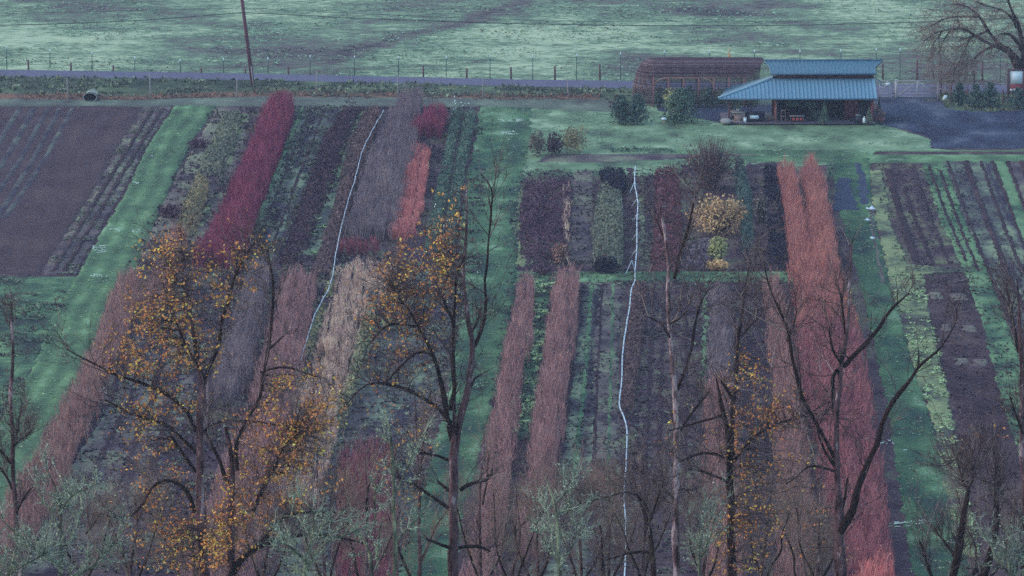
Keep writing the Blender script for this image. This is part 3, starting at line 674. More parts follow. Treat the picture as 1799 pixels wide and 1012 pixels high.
leaf_hedge('brown mulch coloured low ridge with bands right of the right white pipe', [(490, 1112, 1138), (560, 1104, 1134), (650, 1096, 1120), (712, 1090, 1112)], .75, L_brown2, seed=42, dens=70, segs=1.1, ybot=728)
leaf_hedge('dark green evergreen row behind the yellow shrub', [(272, 1288, 1306), (330, 1298, 1322), (400, 1302, 1324)], 2.2, L_conif, seed=43, dens=60, ybot=455)
leaf_hedge('dark grey leafy row between the evergreens and the paired hedges', [(285, 1340, 1366), (380, 1350, 1382), (455, 1350, 1388)], 1.2, L_dark, seed=44, dens=34, gap=.3)
leaf_hedge('low lavender grey plants below the yellow shrub', [(420, 1205, 1255), (462, 1205, 1250)], .7, tone_mat('lavender_leaves', [C(56, 52, 78), C(76, 70, 98), C(98, 92, 116), C(116, 112, 130)]), seed=45, dens=40)
leaf_hedge('low dark plants on the lawn left of the round conifers', [(258, 1072, 1180), (264, 1072, 1190)], .35, L_green, seed=46, dens=30)
leaf_hedge('dark green plant row along the left side of the right path', [(284, 1452, 1470), (310, 1456, 1466)], .8, L_green, seed=47, dens=50, ybot=320)

# white and cream flowers on the green rows
def dots(name, label, cat, pts, size, mat, z, seed):
    rng = np.random.default_rng(seed)
    Cs = []
    for (x, y, r, n) in pts:
        g = G(x, y, z)
        Cs.append(g + rng.standard_normal((n, 3)) * np.array([r, r, .2]))
    Cs = np.concatenate(Cs)
    V, Fq = leaf_quads(Cs, np.full(len(Cs), size), rng)
    return tag(mesh_np(name, V, Fq, mat), label, cat, kind='stuff')
M_white = plain('white_petals', (.75, .78, .74, 1), .8, .03)
M_cream = plain('cream_petals', (.6, .5, .25, 1), .8, .05)
dots('flowers', 'white flower heads at the top of the green shrub row', 'flowers', [(797, 176, .25, 8), (803, 184, .35, 7), (815, 180, .2, 4), (795, 182, .2, 4), (786, 399, .25, 7), (774, 381, .2, 2), (764, 362, .2, 2), (790, 398, .3, 4), (758, 378, .2, 2)], .1, M_white, 1.2, 4)
dots('flowers', 'small cream flower heads in the middle of the green shrub row', 'flowers', [(800, 232, .5, 5), (806, 243, .5, 5), (772, 290, .8, 6)], .08, M_cream, 1.0, 5)
dots('flowers', 'white flower heads in the lower left weeds', 'flowers', [(190, 642, .35, 8), (168, 685, .3, 8), (178, 690, .3, 5), (182, 668, .3, 4), (160, 700, .3, 3)], .1, M_white, .4, 6)

# ------------------------------------------------------------------ single shrubs
def bush(name, label, cat, px, py, wm, hm, mat, n=900, size=(.07, .15), seed=1, stems=None, n_st=60, dm=None, shell=.5, group=None, cone=0.0, vx=0):
    rng = np.random.default_rng(seed)
    g = G(px, py, 0)
    root = empty(name, g, label, cat, group)
    dm = dm or wm
    g2 = g + np.array([0, dm * .35, 0])
    d = rng.standard_normal((n, 3)); d /= np.linalg.norm(d, axis=1)[:, None]
    r = rng.random(n) ** shell
    lump = .75 + .5 * vnoise(np.arctan2(d[:, 1], d[:, 0]) * 2.2 + 9, d[:, 2] * 3 + 5, seed)
    Cn = d * (r * lump)[:, None]
    zz = (Cn[:, 2] * .5 + .52)
    sc_ = 1 - cone * np.clip(zz, 0, 1)
    Cn = np.stack([Cn[:, 0] * wm * .5 * sc_, Cn[:, 1] * dm * .5 * sc_, np.clip(zz, .03, 2) * hm], 1) + g2
    V, Fq = leaf_quads(Cn, rng.uniform(*size, n), rng)
    tn = np.clip(rng.random(n) * .6 + .2 + .7 * (fbm(Cn[:, 0] * 1.4, Cn[:, 2] * 1.4, seed, 2) - .5), 0, 1)
    mesh_np('foliage', V, Fq, mat, parent=root, tone=np.repeat(tn, 4), origin=g)
    if stems is not None:
        a = rng.random(n_st) * 2 * math.pi; rr = rng.random(n_st) ** .6
        B0 = g2 + np.stack([np.cos(a) * .25 * rr, np.sin(a) * .25 * rr, 0 * a], 1)
        T0 = g2 + np.stack([np.cos(a) * wm * .5 * rr, np.sin(a) * dm * .5 * rr, hm * (1.08 - .35 * rr ** 2) * (.75 + .4 * rng.random(n_st))], 1)
        Pt = np.stack([B0, B0 * .6 + T0 * .4 + np.array([0, 0, .12 * hm]), T0], 1)
        V, Fq = tubes(Pt, np.stack([np.full(n_st, .035), np.full(n_st, .025), np.full(n_st, .008)], 1), 3)
        mesh_np('stems', V, Fq, stems, parent=root, origin=g, tone=np.repeat(rng.random(n_st), 9))
    return root

def tubes(Pt, Rd, k=3):
    """Pt (N,K,3) paths, Rd (N,K) radii -> verts, quads"""
    N, K, _ = Pt.shape
    T = np.gradient(Pt, axis=1)
    T /= np.maximum(np.linalg.norm(T, axis=2, keepdims=True), 1e-9)
    ref = np.where(np.abs(T[..., 1:2]) > .85, np.array([1., 0, 0]), np.array([0, 1., 0]))
    n1 = np.cross(T, ref); n1 /= np.maximum(np.linalg.norm(n1, axis=2, keepdims=True), 1e-9)
    n2 = np.cross(T, n1)
    a = np.arange(k) / k * 2 * math.pi
    V = Pt[:, :, None, :] + Rd[:, :, None, None] * (n1[:, :, None, :] * np.cos(a)[None, None, :, None] + n2[:, :, None, :] * np.sin(a)[None, None, :, None])
    idx = np.arange(N * K * k).reshape(N, K, k)
    i0 = idx[:, :-1, :]; i1 = idx[:, 1:, :]
    Fq = np.stack([i0, np.roll(i0, -1, 2), np.roll(i1, -1, 2), i1], -1).reshape(-1, 4)
    return V.reshape(-1, 3), Fq

B_twig = tone_mat('brown_twigs', [C(40, 34, 44), C(64, 54, 66), C(86, 74, 86), C(120, 106, 112)], amt=.2)
bush('round_bush', 'low dark red round bush at the upper left lawn edge', 'bush', 348, 262, 1.8, .8, L_purple, 500, seed=51)
bush('round_bush', 'dark maroon bush left of the olive hedge', 'bush', 297, 386, 1.8, 1.0, L_purple, 600, seed=52)
bush('round_bush', 'small black bush at the foot of the tall magenta hedge', 'bush', 356, 474, 1.4, .8, L_dark, 350, seed=53)
bush('round_bush', 'near black bush with red top below the grey olive hedge', 'bush', 1064, 484, 2.0, 1.3, L_dark, 800, seed=54)
bush('round_bush', 'small red tuft on top of the near black bush', 'bush', 1066, 466, .7, .7, L_red, 160, seed=55)
bush('large_shrub', 'large purple shrub with scattered orange leaves behind the yellow shrub', 'shrub', 1250, 340, 5.2, 3.9, tone_mat('purple_orange_leaves', [C(62, 48, 76), C(72, 56, 84), C(86, 64, 88), C(150, 106, 88)]), 3000, size=(.05, .11), seed=56, stems=B_twig, n_st=260, shell=.6)
bush('large_shrub', 'wide golden yellow shrub in the middle right plot', 'shrub', 1266, 418, 4.7, 2.9, L_yel, 1900, size=(.07, .14), seed=57, stems=B_twig, n_st=110, shell=.3, dm=3.5)
bush('small_shrub', 'upright lime green shrub below the golden yellow shrub', 'shrub', 1262, 462, 1.6, 1.9, L_lime, 700, seed=58, stems=B_twig, n_st=40)
bush('small_shrub', 'low yellow orange shrub in front of the lime green shrub', 'shrub', 1262, 478, 1.9, .8, L_yel, 400, seed=59)
bush('small_shrub', 'tan orange upright shrub between the two rose hedges', 'shrub', 984, 466, 1.4, 1.5, tone_mat('tan_leaves', [C(96, 74, 84), C(130, 98, 96), C(150, 116, 106)]), 450, seed=60, stems=B_twig)
bush('small_shrub', 'dark purple round shrub left of the tan shrub', 'shrub', 957, 488, 1.6, 1.0, L_purple, 400, seed=61)
bush('small_shrub', 'brown green leftmost clump of three on the lawn', 'shrub', 944, 280, 1.5, 2.2, tone_mat('brown_olive_leaves', [C(62, 62, 74), C(84, 84, 86), C(100, 100, 92)]), 700, seed=62, dm=4)
bush('small_shrub', 'dark violet middle clump of three on the lawn', 'shrub', 974, 278, 1.4, 1.9, L_brown, 700, seed=63, dm=4)
bush('small_shrub', 'yellow olive right clump of three on the lawn', 'shrub', 1008, 274, 2.3, 2.3, L_olive, 900, seed=64, dm=4)
bush('small_shrub', 'pale lavender grey tall plant right of the yellow shrub', 'shrub', 1337, 395, 1.3, 2.4, tone_mat('pale_seed_heads', [C(76, 84, 92), C(98, 104, 112), C(130, 136, 140)]), 420, seed=65, stems=B_twig)
bush('young_tree', 'thin orange tree behind the wicker arbour roof', 'tree', 1281, 140, .5, 3.0, tone_mat('amber_leaves', [C(130, 90, 60), C(170, 120, 60), C(190, 140, 70)]), 130, size=(.06, .12), seed=66, cone=.5)
def conifer(label, px, py, wm, hm, mat, n, seed, name='round_conifer', cone=.55, tip=None):
    rng = np.random.default_rng(seed)
    g = G(px, py, 0)
    root = empty(name, g, label, 'conifer')
    nb = int(n / 14)
    t = rng.random(nb) ** .8
    rr = wm * .5 * (1 - cone * t - (1 - cone) * t ** 4) * (.8 + .35 * rng.random(nb))
    a = rng.random(nb) * 2 * math.pi
    s = np.linspace(.15, 1, 14)[None, :]
    x = np.cos(a)[:, None] * rr[:, None] * s; y = np.sin(a)[:, None] * rr[:, None] * s + wm * .35
    z = (t * hm)[:, None] * (1 - .02) + .12 * hm * s ** 2 * .6 + 0 * x + .1
    Cn = np.stack([x, y, z], -1).reshape(-1, 3) + rng.standard_normal((nb * 14, 3)) * .07 * wm * .4
    Cn[:, 2] = np.clip(Cn[:, 2], .05, hm * 1.05); Cn += g
    V, Fq = leaf_quads(Cn, rng.uniform(.06, .13, len(Cn)), rng)
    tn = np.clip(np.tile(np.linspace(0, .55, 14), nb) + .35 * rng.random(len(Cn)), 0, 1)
    mesh_np('foliage', V, Fq, mat, parent=root, tone=np.repeat(tn, 4), origin=g)
    c = g + np.array([0, wm * .35, 0])
    V, Fq = tubes(np.array([[c, c + [0, 0, hm * .9]]]), np.array([[.07, .02]]), 5)
    mesh_np('trunk', V, Fq, B_twig, parent=root, tone=np.full(len(V), .2), origin=g)
    return root
L_conif2 = tone_mat('conifer_needles_green', [C(36, 58, 66), C(50, 80, 82), C(66, 98, 94), C(90, 122, 104)])
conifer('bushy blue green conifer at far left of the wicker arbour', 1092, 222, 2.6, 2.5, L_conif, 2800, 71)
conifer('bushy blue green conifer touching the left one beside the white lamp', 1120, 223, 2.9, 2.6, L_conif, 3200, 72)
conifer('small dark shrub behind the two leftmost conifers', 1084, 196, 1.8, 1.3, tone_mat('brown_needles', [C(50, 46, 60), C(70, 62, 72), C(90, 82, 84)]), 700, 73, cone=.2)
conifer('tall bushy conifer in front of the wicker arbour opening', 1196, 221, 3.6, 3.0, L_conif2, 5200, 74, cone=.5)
bush('small_shrub', 'yellow green shrub peeping out between the arbour and tall conifer', 'shrub', 1180, 202, 1.5, 2.3, L_lime, 420, seed=75)
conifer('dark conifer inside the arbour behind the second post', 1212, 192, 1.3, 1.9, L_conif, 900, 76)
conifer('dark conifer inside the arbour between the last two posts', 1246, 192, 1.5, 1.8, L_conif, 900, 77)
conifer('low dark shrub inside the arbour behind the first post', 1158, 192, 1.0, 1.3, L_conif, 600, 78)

# ------------------------------------------------------------------ boxes, beams
def boxes(name, lst, mat, parent=None, origin=None):
    """lst of (cx,cy,cz,sx,sy,sz[,rz])"""
    Vs = []; Fs = []
    base = np.array([[-.5, -.5, -.5], [.5, -.5, -.5], [.5, .5, -.5], [-.5, .5, -.5], [-.5, -.5, .5], [.5, -.5, .5], [.5, .5, .5], [-.5, .5, .5]])
    fc = np.array([[0, 3, 2, 1], [4, 5, 6, 7], [0, 1, 5, 4], [1, 2, 6, 5], [2, 3, 7, 6], [3, 0, 4, 7]])
    for j, b in enumerate(lst):
        v = base * np.array(b[3:6])
        if len(b) > 6:
            c, s = math.cos(b[6]), math.sin(b[6])
            v = np.stack([v[:, 0] * c - v[:, 1] * s, v[:, 0] * s + v[:, 1] * c, v[:, 2]], 1)
        Vs.append(v + np.array(b[:3])); Fs.append(fc + 8 * j)
    return mesh_np(name, np.concatenate(Vs), np.concatenate(Fs), mat, parent=parent, origin=origin)

def beam(name, p0, p1, r0, r1, mat, parent=None, origin=None, k=6, tone=None):
    V, Fq = tubes(np.array([[p0, p1]], float), np.array([[r0, r1]], float), k)
    n = len(V)
    caps = [np.arange(k)[::-1][None, :], np.arange(k, 2 * k)[None, :]]
    return mesh_np(name, V, [Fq] + caps, mat, parent=parent, origin=origin, tone=None if tone is None else np.full(n, tone))

M_post = plain('weathered_brown_wood', C(86, 62, 78), .85, .2, 6)
M_pale = plain('pale_grey_wood', C(120, 118, 136), .85, .15, 6)
M_tpost = plain('green_steel', C(50, 84, 88), .6, .1)
M_cap = plain('white_post_cap', (.8, .8, .8, 1), .5, .02)
M_wire = plain('dull_wire', C(70, 76, 92), .5, .05)
M_black = plain('black_plastic', (.012, .014, .02, 1), .4, .02)
M_whitep = plain('white_plastic', (.82, .82, .84, 1), .45, .03)
M_galv = plain('galvanised_steel', C(132, 142, 164, 1.2), .5, .08)

# far wire fence: steel posts with white caps
tx = [(12, 83, 122), (88, 88, 120), (162, 92, 125), (237, 101, 127), (317, 105, 129), (393, 103, 129), (471, 102, 130), (545, 98, 132), (623, 99, 134), (700, 100, 135), (784, 100, 136), (861, 98, 138), (936, 98, 141), (1013, 96, 142), (1090, 93, 143), (1167, 90, 144), (1246, 90, 144), (1325, 89, 144), (1405, 89, 143), (1477, 88, 142), (1539, 86, 141), (1581, 86, 141), (1640, 87, 140), (1697, 87, 141), (1757, 88, 141)]
def gz(p): return float(hill(p[0], p[1])) - .02
fence = empty('wire_fence', G(12, 122, 0), 'long wire fence with green steel posts and white caps beyond the road', 'fence')
f_o = np.array(fence.location)
proto = None
tops = []
for (x, yt, yb) in tx:
    g = G(x, yb, 0)
    hgt = (yb - yt) / scale_at(yb)
    b = boxes('fence_post', [(g[0], g[1], hgt / 2 - .1, .07, .05, hgt + .2)], M_tpost, parent=fence, origin=g)
    c = boxes('cap', [(g[0], g[1], hgt - .05, .10, .09, .26)], M_cap, origin=g)
    c.parent = b; c.location = (0, 0, .003)
    tops.append((g, hgt))
for hf in (.4, .75, 1.1, 1.5):
    pts = np.array([[g + [0, -.05, hf * h / 1.9] for g, h in tops]])
    V, Fq = tubes(pts, np.full(pts.shape[:2], .008), 3)
    mesh_np('wire', V, Fq, M_wire, parent=fence, origin=f_o)

# stout wooden posts along the road
wfence = empty('post_fence', G(50, 123, 0), 'row of short brown wooden posts along the far road edge', 'fence')
wx = [(50, 105, 123), (125, 110, 125), (199, 115, 126), (354, 120, 129), (431, 121, 130), (507, 118, 130), (744, 115, 136), (820, 120, 137), (898, 118, 139), (975, 116, 142), (1054, 113, 142), (1551, 112, 139), (1611, 105, 141), (1668, 120, 141), (1726, 108, 141)]
wt = []
for x, yt, yb in wx:
    g = G(x, yb, 0); h = (yb - yt) / scale_at(yb)
    beam('fence_post', g + [0, 0, -.2], g + [random.uniform(-.03, .03), 0, h], .1 if h > 1.2 else .085, .09, M_post, parent=wfence, origin=g)
    wt.append((g, h))
for hf in (.35, .8):
    pts = np.array([[g + [0, -.12, hf * min(h, 1)] for g, h in wt]])
    V, Fq = tubes(pts, np.full(pts.shape[:2], .008), 3)
    mesh_np('wire', V, Fq, M_wire, parent=wfence, origin=np.array(wfence.location))

# thin pale posts on the near side of the road
nf = empty('thin_post_fence', G(120, 180, 0), 'widely spaced thin pale posts with wire on the near road verge', 'fence')
nt_ = []
for x, yt, yb in ((120, 137, 181), (264, 133, 178), (416, 139, 173), (557, 124, 167), (700, 128, 172), (848, 138, 177), (999, 138, 175)):
    g = G(x, yb, 0); h = (yb - yt) / scale_at(yb)
    beam('fence_post', g + [0, 0, -.2], g + [random.uniform(-.12, .05), 0, h], .07, .055, M_pale, parent=nf, origin=g)
    nt_.append((g, h))
for hf in (.5, 1.1):
    pts = np.array([[g + [0, -.08, hf] for g, h in nt_]])
    V, Fq = tubes(pts, np.full(pts.shape[:2], .006), 3)
    mesh_np('wire', V, Fq, M_wire, parent=nf, origin=np.array(nf.location))

# utility pole and its cables
M_pole = plain('creosote_pole', C(84, 50, 74), .8, .2, 4)
g = G(446, 157, 0)
pole = empty('utility_pole', g, 'tall leaning brown utility pole on the near side of the road', 'pole')
def polepart(root, g):
    up = np.array([-.123, 0, 1.0])
    beam('pole_shaft', g + [0, 0, -.4], g + up * 10.5, .19, .14, M_pole, parent=root, origin=g, k=10)
    boxes('crossarm', [(g[0] - 1.22, g[1] - .2, 9.9, 2.4, .12, .14)], M_pole, parent=root, origin=g)
    for dx in (-1.1, -.5, .5, 1.1):
        beam('insulator', g + [-1.22 + dx, -.2, 9.972], g + [-1.22 + dx, -.2, 10.15], .05, .04, M_whitep, parent=root, origin=g)
    beam('guard_pipe', g + [.02, -.22, 0], g + [-.24, -.2, 2.2], .04, .04, M_galv, parent=root, origin=g, k=5)
polepart(pole, g)
def cable(name, label, pts, r):
    pts = np.array([pts]); V, Fq = tubes(pts, np.full(pts.shape[:2], r), 4)
    o = np.array(pts[0][0])
    tag(mesh_np(name, V, Fq, plain('cable_rubber', C(44, 58, 72), .6, .02), origin=o), label, 'cable')
YP = g[1] - .3
def smoothpts(pl, yy):
    pl = np.array(pl, float); xx = np.linspace(pl[0, 0], pl[-1, 0], 60)
    # catenary-like smoothing of the traced points
    co = np.interp(xx, pl[:, 0], pl[:, 1])
    for _ in range(14): co[1:-1] = (co[:-2] + co[1:-1] * 2 + co[2:]) / 4
    return [P(a, b, yy) for a, b in zip(xx, co)]
cable('overhead_cable', 'thicker dark overhead cable running left from the leaning pole', smoothpts([(-700, 30), (-300, 46), (0, 45), (220, 38), (429, 22)], YP), .03)
cable('overhead_cable', 'thicker dark overhead cable running right from the leaning pole', smoothpts([(429, 22), (600, 31), (900, 42), (1150, 45.5), (1400, 45), (1620, 39), (2100, 18)], YP), .03)
cable('overhead_cable', 'thin faint overhead cable running left from the leaning pole', smoothpts([(-700, 12), (-300, 24), (0, 24), (220, 19), (428, 14)], YP), .015)
cable('overhead_cable', 'thin faint overhead cable running right from the leaning pole', smoothpts([(428, 14), (600, 23), (900, 35), (1150, 39), (1400, 38), (1620, 32), (2100, 10)], YP), .015)

# culvert end
M_lotd = plain('mud_covered_steel', C(44, 46, 58), .95, .1, spec=.02)
g = G(158, 180, 0)
cv = empty('culvert_pipe', g, 'black round culvert mouth with pale rim in the roadside bank', 'culvert')
ring = np.linspace(0, 2 * math.pi, 20, endpoint=False)
def ringpts(r, rz, y, cz): return np.stack([g[0] + r * np.cos(ring), np.full(20, y), cz + rz * np.sin(ring)], 1)
V = np.concatenate([ringpts(.64, .42, g[1], .46), ringpts(.58, .38, g[1], .46), ringpts(.58, .38, g[1] + 3, .46), ringpts(.64, .42, g[1] + .5, .46)])
q = np.arange(20); q1 = np.roll(q, -1)
mesh_np('rim', V[:40], np.stack([q, q1, q1 + 20, q + 20], 1), M_galv, parent=cv, origin=g)
V2 = np.concatenate([V[20:60], [[g[0], g[1] + 3, .46]]])
mesh_np('barrel', V2, [np.stack([q, q1, q1 + 20, q + 20], 1), np.stack([q + 20, q1 + 20, np.full(20, 40)], 1)], M_black, parent=cv, origin=g)
V3 = np.concatenate([V[:20], V[60:]])
mesh_np('pipe_shell', V3, np.stack([q, q + 20, q1 + 20, q1], 1), M_lotd, parent=cv, origin=g)

# ------------------------------------------------------------------ white irrigation pipes
M_pipe = plain('white_pvc', (.62, .66, .72, 1), .6, .14, 1.5)
M_coup = plain('grey_coupling', C(92, 100, 120), .7, .1)
M_polew = plain('brown_poles', C(110, 84, 94), .8, .15, 5)
def pipe(label, pts, z, pr_):
    W3 = np.array([G(x, y, z) for x, y in pts])
    L = np.concatenate([[0], np.cumsum(np.linalg.norm(np.diff(W3, axis=0), axis=1))])
    s = np.linspace(0, L[-1], int(L[-1] / 1.0))
    Q = np.stack([np.interp(s, L, W3[:, k]) for k in range(3)], 1)
    Q2 = Q.copy()
    for _ in range(3): Q2[1:-1] = (Q2[:-2] + 2 * Q2[1:-1] + Q2[2:]) / 4
    Q2[:, 2] = z - .10 * np.abs(np.sin(s / 7 * math.pi)) + .04
    root = empty('irrigation_line', [Q2[0, 0], Q2[0, 1], 0], label, 'irrigation pipe')
    o = np.array(root.location)
    V, Fq = tubes(Q2[None], np.full((1, len(Q2)), pr_), 6)
    mesh_np('pipe', V, Fq, M_pipe, parent=root, origin=o, smooth=True)
    for k_ in range(2, len(Q2) - 2, 4):
        d = Q2[k_ + 1] - Q2[k_]; d /= np.linalg.norm(d)
        beam('coupling', Q2[k_] - d * .16, Q2[k_] + d * .16, pr_ + .012, pr_ + .012, M_coup, parent=root, origin=o)
    return root, Q2
rt, Q2 = pipe('white pipe on splayed legs running down the middle plots', [(1116, 293), (1115, 306), (1115, 320), (1116, 330), (1119, 342), (1121, 358), (1120, 372), (1119, 385), (1119, 430), (1118, 450), (1116, 468), (1115, 482), (1118, 487), (1112, 500), (1108, 512), (1107, 535), (1103, 556), (1100, 575), (1096, 600), (1093, 630), (1093, 660), (1090, 690), (1087, 708), (1091, 722), (1100, 740), (1102, 760), (1101, 790), (1100, 820), (1097, 850), (1096, 885), (1100, 910), (1099, 935), (1100, 965), (1097, 1012), (1096, 1090)], 1.0, .042)
o = np.array(rt.location)
for (ax, ay, lx, ly, rx, ry) in ((1115, 318, 1105, 340, 1125, 334), (1119, 348, 1107, 366, 1129, 364), (1120, 374, 1110, 385, 1127, 388), (1119, 408, 1108, 420, 1128, 414), (1117, 438, 1106, 452, 1126, 456), (1110, 456, 1098, 482, 1116, 478), (1099, 905, 1085, 915, 1106, 914)):
    a = G(ax, ay, 1.0); a[2] = .95
    for (x, y) in ((lx, ly), (rx, ry)):
        b = G(x, y + 2, 0)
        b[1] = a[1] + np.clip(b[1] - a[1], -1.6, 1.6)
        beam('leg', a, b, .03, .03, M_pipe, parent=rt, origin=o, k=5)
rt2, Q2 = pipe('white pipe curving down between the brown pole frames and grey purple hedge', [(674, 194), (662, 214), (648, 240), (640, 256), (634, 272), (630, 290), (626, 305), (622, 322), (615, 340), (609, 362), (603, 385), (598, 405), (593, 430), (589, 450), (586, 475), (583, 490), (576, 510), (566, 528), (556, 545), (549, 563), (541, 590), (534, 612), (528, 632), (522, 648), (512, 672), (506, 692), (503, 712), (500, 730), (493, 748), (483, 775), (473, 800), (464, 822), (455, 848), (444, 880), (437, 905), (430, 940), (415, 990), (400, 1040)], .8, .032)
o2 = np.array(rt2.location)
for k_ in range(6, len(Q2) - 1, 9):
    p_ = Q2[k_]
    beam('stake', [p_[0], p_[1], -.1], [p_[0], p_[1], p_[2]], .025, .025, M_polew, parent=rt2, origin=o2, k=4)
# wooden A frames beside the left pipe
apex = [(661, 184), (651, 204), (637, 225), (627, 255), (611, 309), (608, 336), (582, 386), (553, 500), (545, 530), (508, 640), (492, 700)]
for k_, (x, y) in enumerate(apex):
    g = G(x, y + 34, 0)
    top = P(x, y, g[1]); top[2] = max(top[2], .9)
    root = empty('pole_frame', g, 'x', 'pole frame')
    dx = (26 if k_ % 2 == 0 else 13) / scale_at(y)
    beam('pole', top + [.05, 0, .08], g + [-dx * .75, -.5, .02], .035, .045, M_polew, parent=root, origin=g, k=5)
    beam('pole', top + [-.05, -.08, .1], g + [dx * .5, -.3, .02], .035, .045, M_polew, parent=root, origin=g, k=5)
    beam('pole', top + [0, .06, .0], g + [.1, 1.3, .02], .03, .04, M_polew, parent=root, origin=g, k=5)
    where = ['topmost, at the far end of the brown hedge', 'second from the far end of the brown hedge', 'third from the far end of the brown hedge', 'fourth from the far end, where the white pipe bends', 'above the middle of the white pipe', 'just below the middle brown hedge', 'beside the lower end of the brown hedge', 'behind the rose hedge and the bare trunk', 'just in front of the one behind the bare trunk', 'second nearest, low beside the white pipe', 'nearest, half hidden by orange leaves'][k_]
    tag(root, 'brown wooden pole tripod ' + where, 'pole frame', 'wooden pole frames along the white pipe')

# small white things on the right path
def scrap(label, x, y, w_, d_, h_, seed):
    rng = np.random.default_rng(seed); g = G(x, y, .3)
    n = 5; gx, gy = np.meshgrid(np.linspace(-.5, .5, n), np.linspace(-.5, .5, n))
    w_ *= .7; d_ *= .7
    X_ = g[0] + gx * w_ + rng.normal(0, .04, gx.shape); Y_ = g[1] + gy * d_ + rng.normal(0, .08, gx.shape)
    Z_ = .34 + h_ * (1 - np.maximum(np.abs(gx), np.abs(gy)) * 2) * rng.uniform(.5, 1, gx.shape)
    V = np.stack([X_, Y_, Z_], -1).reshape(-1, 3)
    i = np.arange(n - 1)[:, None] * n + np.arange(n - 1)[None]
    Fq = np.stack([i, i + 1, i + n + 1, i + n], -1).reshape(-1, 4)
    tag(mesh_np('plastic_sheet', V, Fq, M_whitep, origin=np.array([g[0], g[1], .3])), label, 'plastic sheet')
scrap('crumpled white plastic sheet on the right path, largest and farthest', 1532, 367, .6, 1.2, .3, 1)
scrap('thin white plastic strip just left of the largest sheet', 1524, 367, .45, .5, .12, 2)
scrap('white plastic sheet on the right path, second nearest', 1523, 387, .6, .8, .15, 3)
scrap('small white plastic sheet on the right path, nearest', 1533, 419, .45, .7, .18, 4)

# ------------------------------------------------------------------ wicker arbour (slatted vault)
M_slat = plain('reddish_brown_lath', C(82, 68, 86, 1.2), .85, .3, 2.5, spec=.1)
M_slat2 = plain('greyed_lath', C(98, 86, 102, 1.2), .85, .3, 2.5, spec=.1)
M_slat3 = plain('dark_lath', C(66, 56, 74, 1.1), .85, .3, 2.5, spec=.1)
M_apost = plain('cedar_posts', C(108, 78, 88, 1.2), .85, .15, 5, spec=.1)
M_tanw = plain('tan_trim', C(132, 108, 108, 1.2), .85, .1, spec=.1)
gA = G(1148, 190, 0)
sA = scale_at(190)
arb = empty('slatted_arbour', gA, 'reddish brown slatted arbour with vaulted roof and rounded left end', 'arbour')
HV, BY, AX = 4.15, 3.0, 2.45
xc = (1160 - 1148) / sA; yc = BY
def prof(t):                       # t 0..1 front foot -> ridge ; returns (r from axis, z)
    a = t * math.pi / 2
    return BY * math.cos(a) ** .62, HV * math.sin(a) ** .80
ts = np.linspace(.0, 1, 58)
x_open = 0.05
xe_b = (1337 - 1148) / sA
for t in ts:
    r, z = prof(t)
    if z < .12: continue
    z += random.uniform(-.012, .012)
    rx = AX * (r / BY)
    pts = []
    xr_front = (1322 - 1148) / sA + (1343 - 1322) / sA * np.clip((z - 2.9) / 1.2, 0, 1)
    if z < 2.62:
        arch = .0 if z < 1.9 else .95 * ((z - 1.9) / .72) ** 2
        ang0 = math.pi / 2 if arch == 0 else None
        xf = x_open + arch
        if xf > xc: pts.append([xf, -r, z])
        fstart = math.pi / 2 if xf > xc else math.acos(min(1, max(0, (xc - xf) / max(rx, .01))))
    else:
        pts.append([xr_front, -r, z]); fstart = math.pi / 2
        pts.append([(xr_front + xc) / 2, -r, z])
    for ph in np.linspace(fstart, -math.pi / 2, 13):
        pts.append([xc - rx * math.cos(ph), -r * math.sin(ph), z])
    pts.append([(xe_b + xc) / 2, r, z]); pts.append([xe_b + .25 * z / HV, r, z])
    Q = np.array(pts) + gA + [0, yc, 0]
    # flat lath section: 45 mm high, 15 mm thick
    V, Fq = tubes(Q[None], np.full((1, len(Q)), .034), 4)
    mesh_np('slat', V, Fq, random.choice((M_slat, M_slat, M_slat2, M_slat3)), parent=arb, origin=gA)
    if 2.62 <= z < 2.75:
        pass
for xp in (0.02, 1.36, 2.72, 4.08, 5.44, 6.8, 8.16):
    pts = []
    for t in np.linspace(.02, 1.98, 22):
        tt = t if t <= 1 else 2 - t
        r, z = prof(tt); r -= .05
        pts.append([xp, -r if t <= 1 else r, z - .03])
    pts = np.array(pts)
    V, Fq = tubes((pts + gA + [0, yc, 0])[None], np.full((1, len(pts)), .045), 5)
    mesh_np('hoop', V, Fq, M_slat, parent=arb, origin=gA)
    boxes('post', [(gA[0] + xp, gA[1] + .12, 1.38, .16, .14, 2.76)], M_apost, parent=arb, origin=gA)
for ang in (.35, .8, 1.25, -.4, -1.0):
    pts = []
    for t in np.linspace(.02, .97, 14):
        r, z = prof(t); r -= .05
        pts.append([xc - AX * r / BY * math.cos(ang), -r * math.sin(ang), z - .03])
    V, Fq = tubes((np.array(pts) + gA + [0, yc, 0])[None], np.full((1, 14), .045), 5)
    mesh_np('hoop', V, Fq, M_slat, parent=arb, origin=gA)
for x0_, sg_ in ((.05, 1), (5.4, -1)):
    pa = np.array([[x0_ + sg_ * 1.0 * (1 - math.cos(a)), -3.02 + .12, 1.9 + .78 * math.sin(a)] for a in np.linspace(0, math.pi / 2, 8)])
    V, Fq = tubes((pa + gA + [0, yc, 0])[None], np.full((1, 8), .05), 5)
    mesh_np('arch_trim', V, Fq, M_tanw, parent=arb, origin=gA)
boxes('header_beam', [(gA[0] + 4.9, gA[1] + .25, 2.70, 8.0, .1, .14)], M_apost, parent=arb, origin=gA)

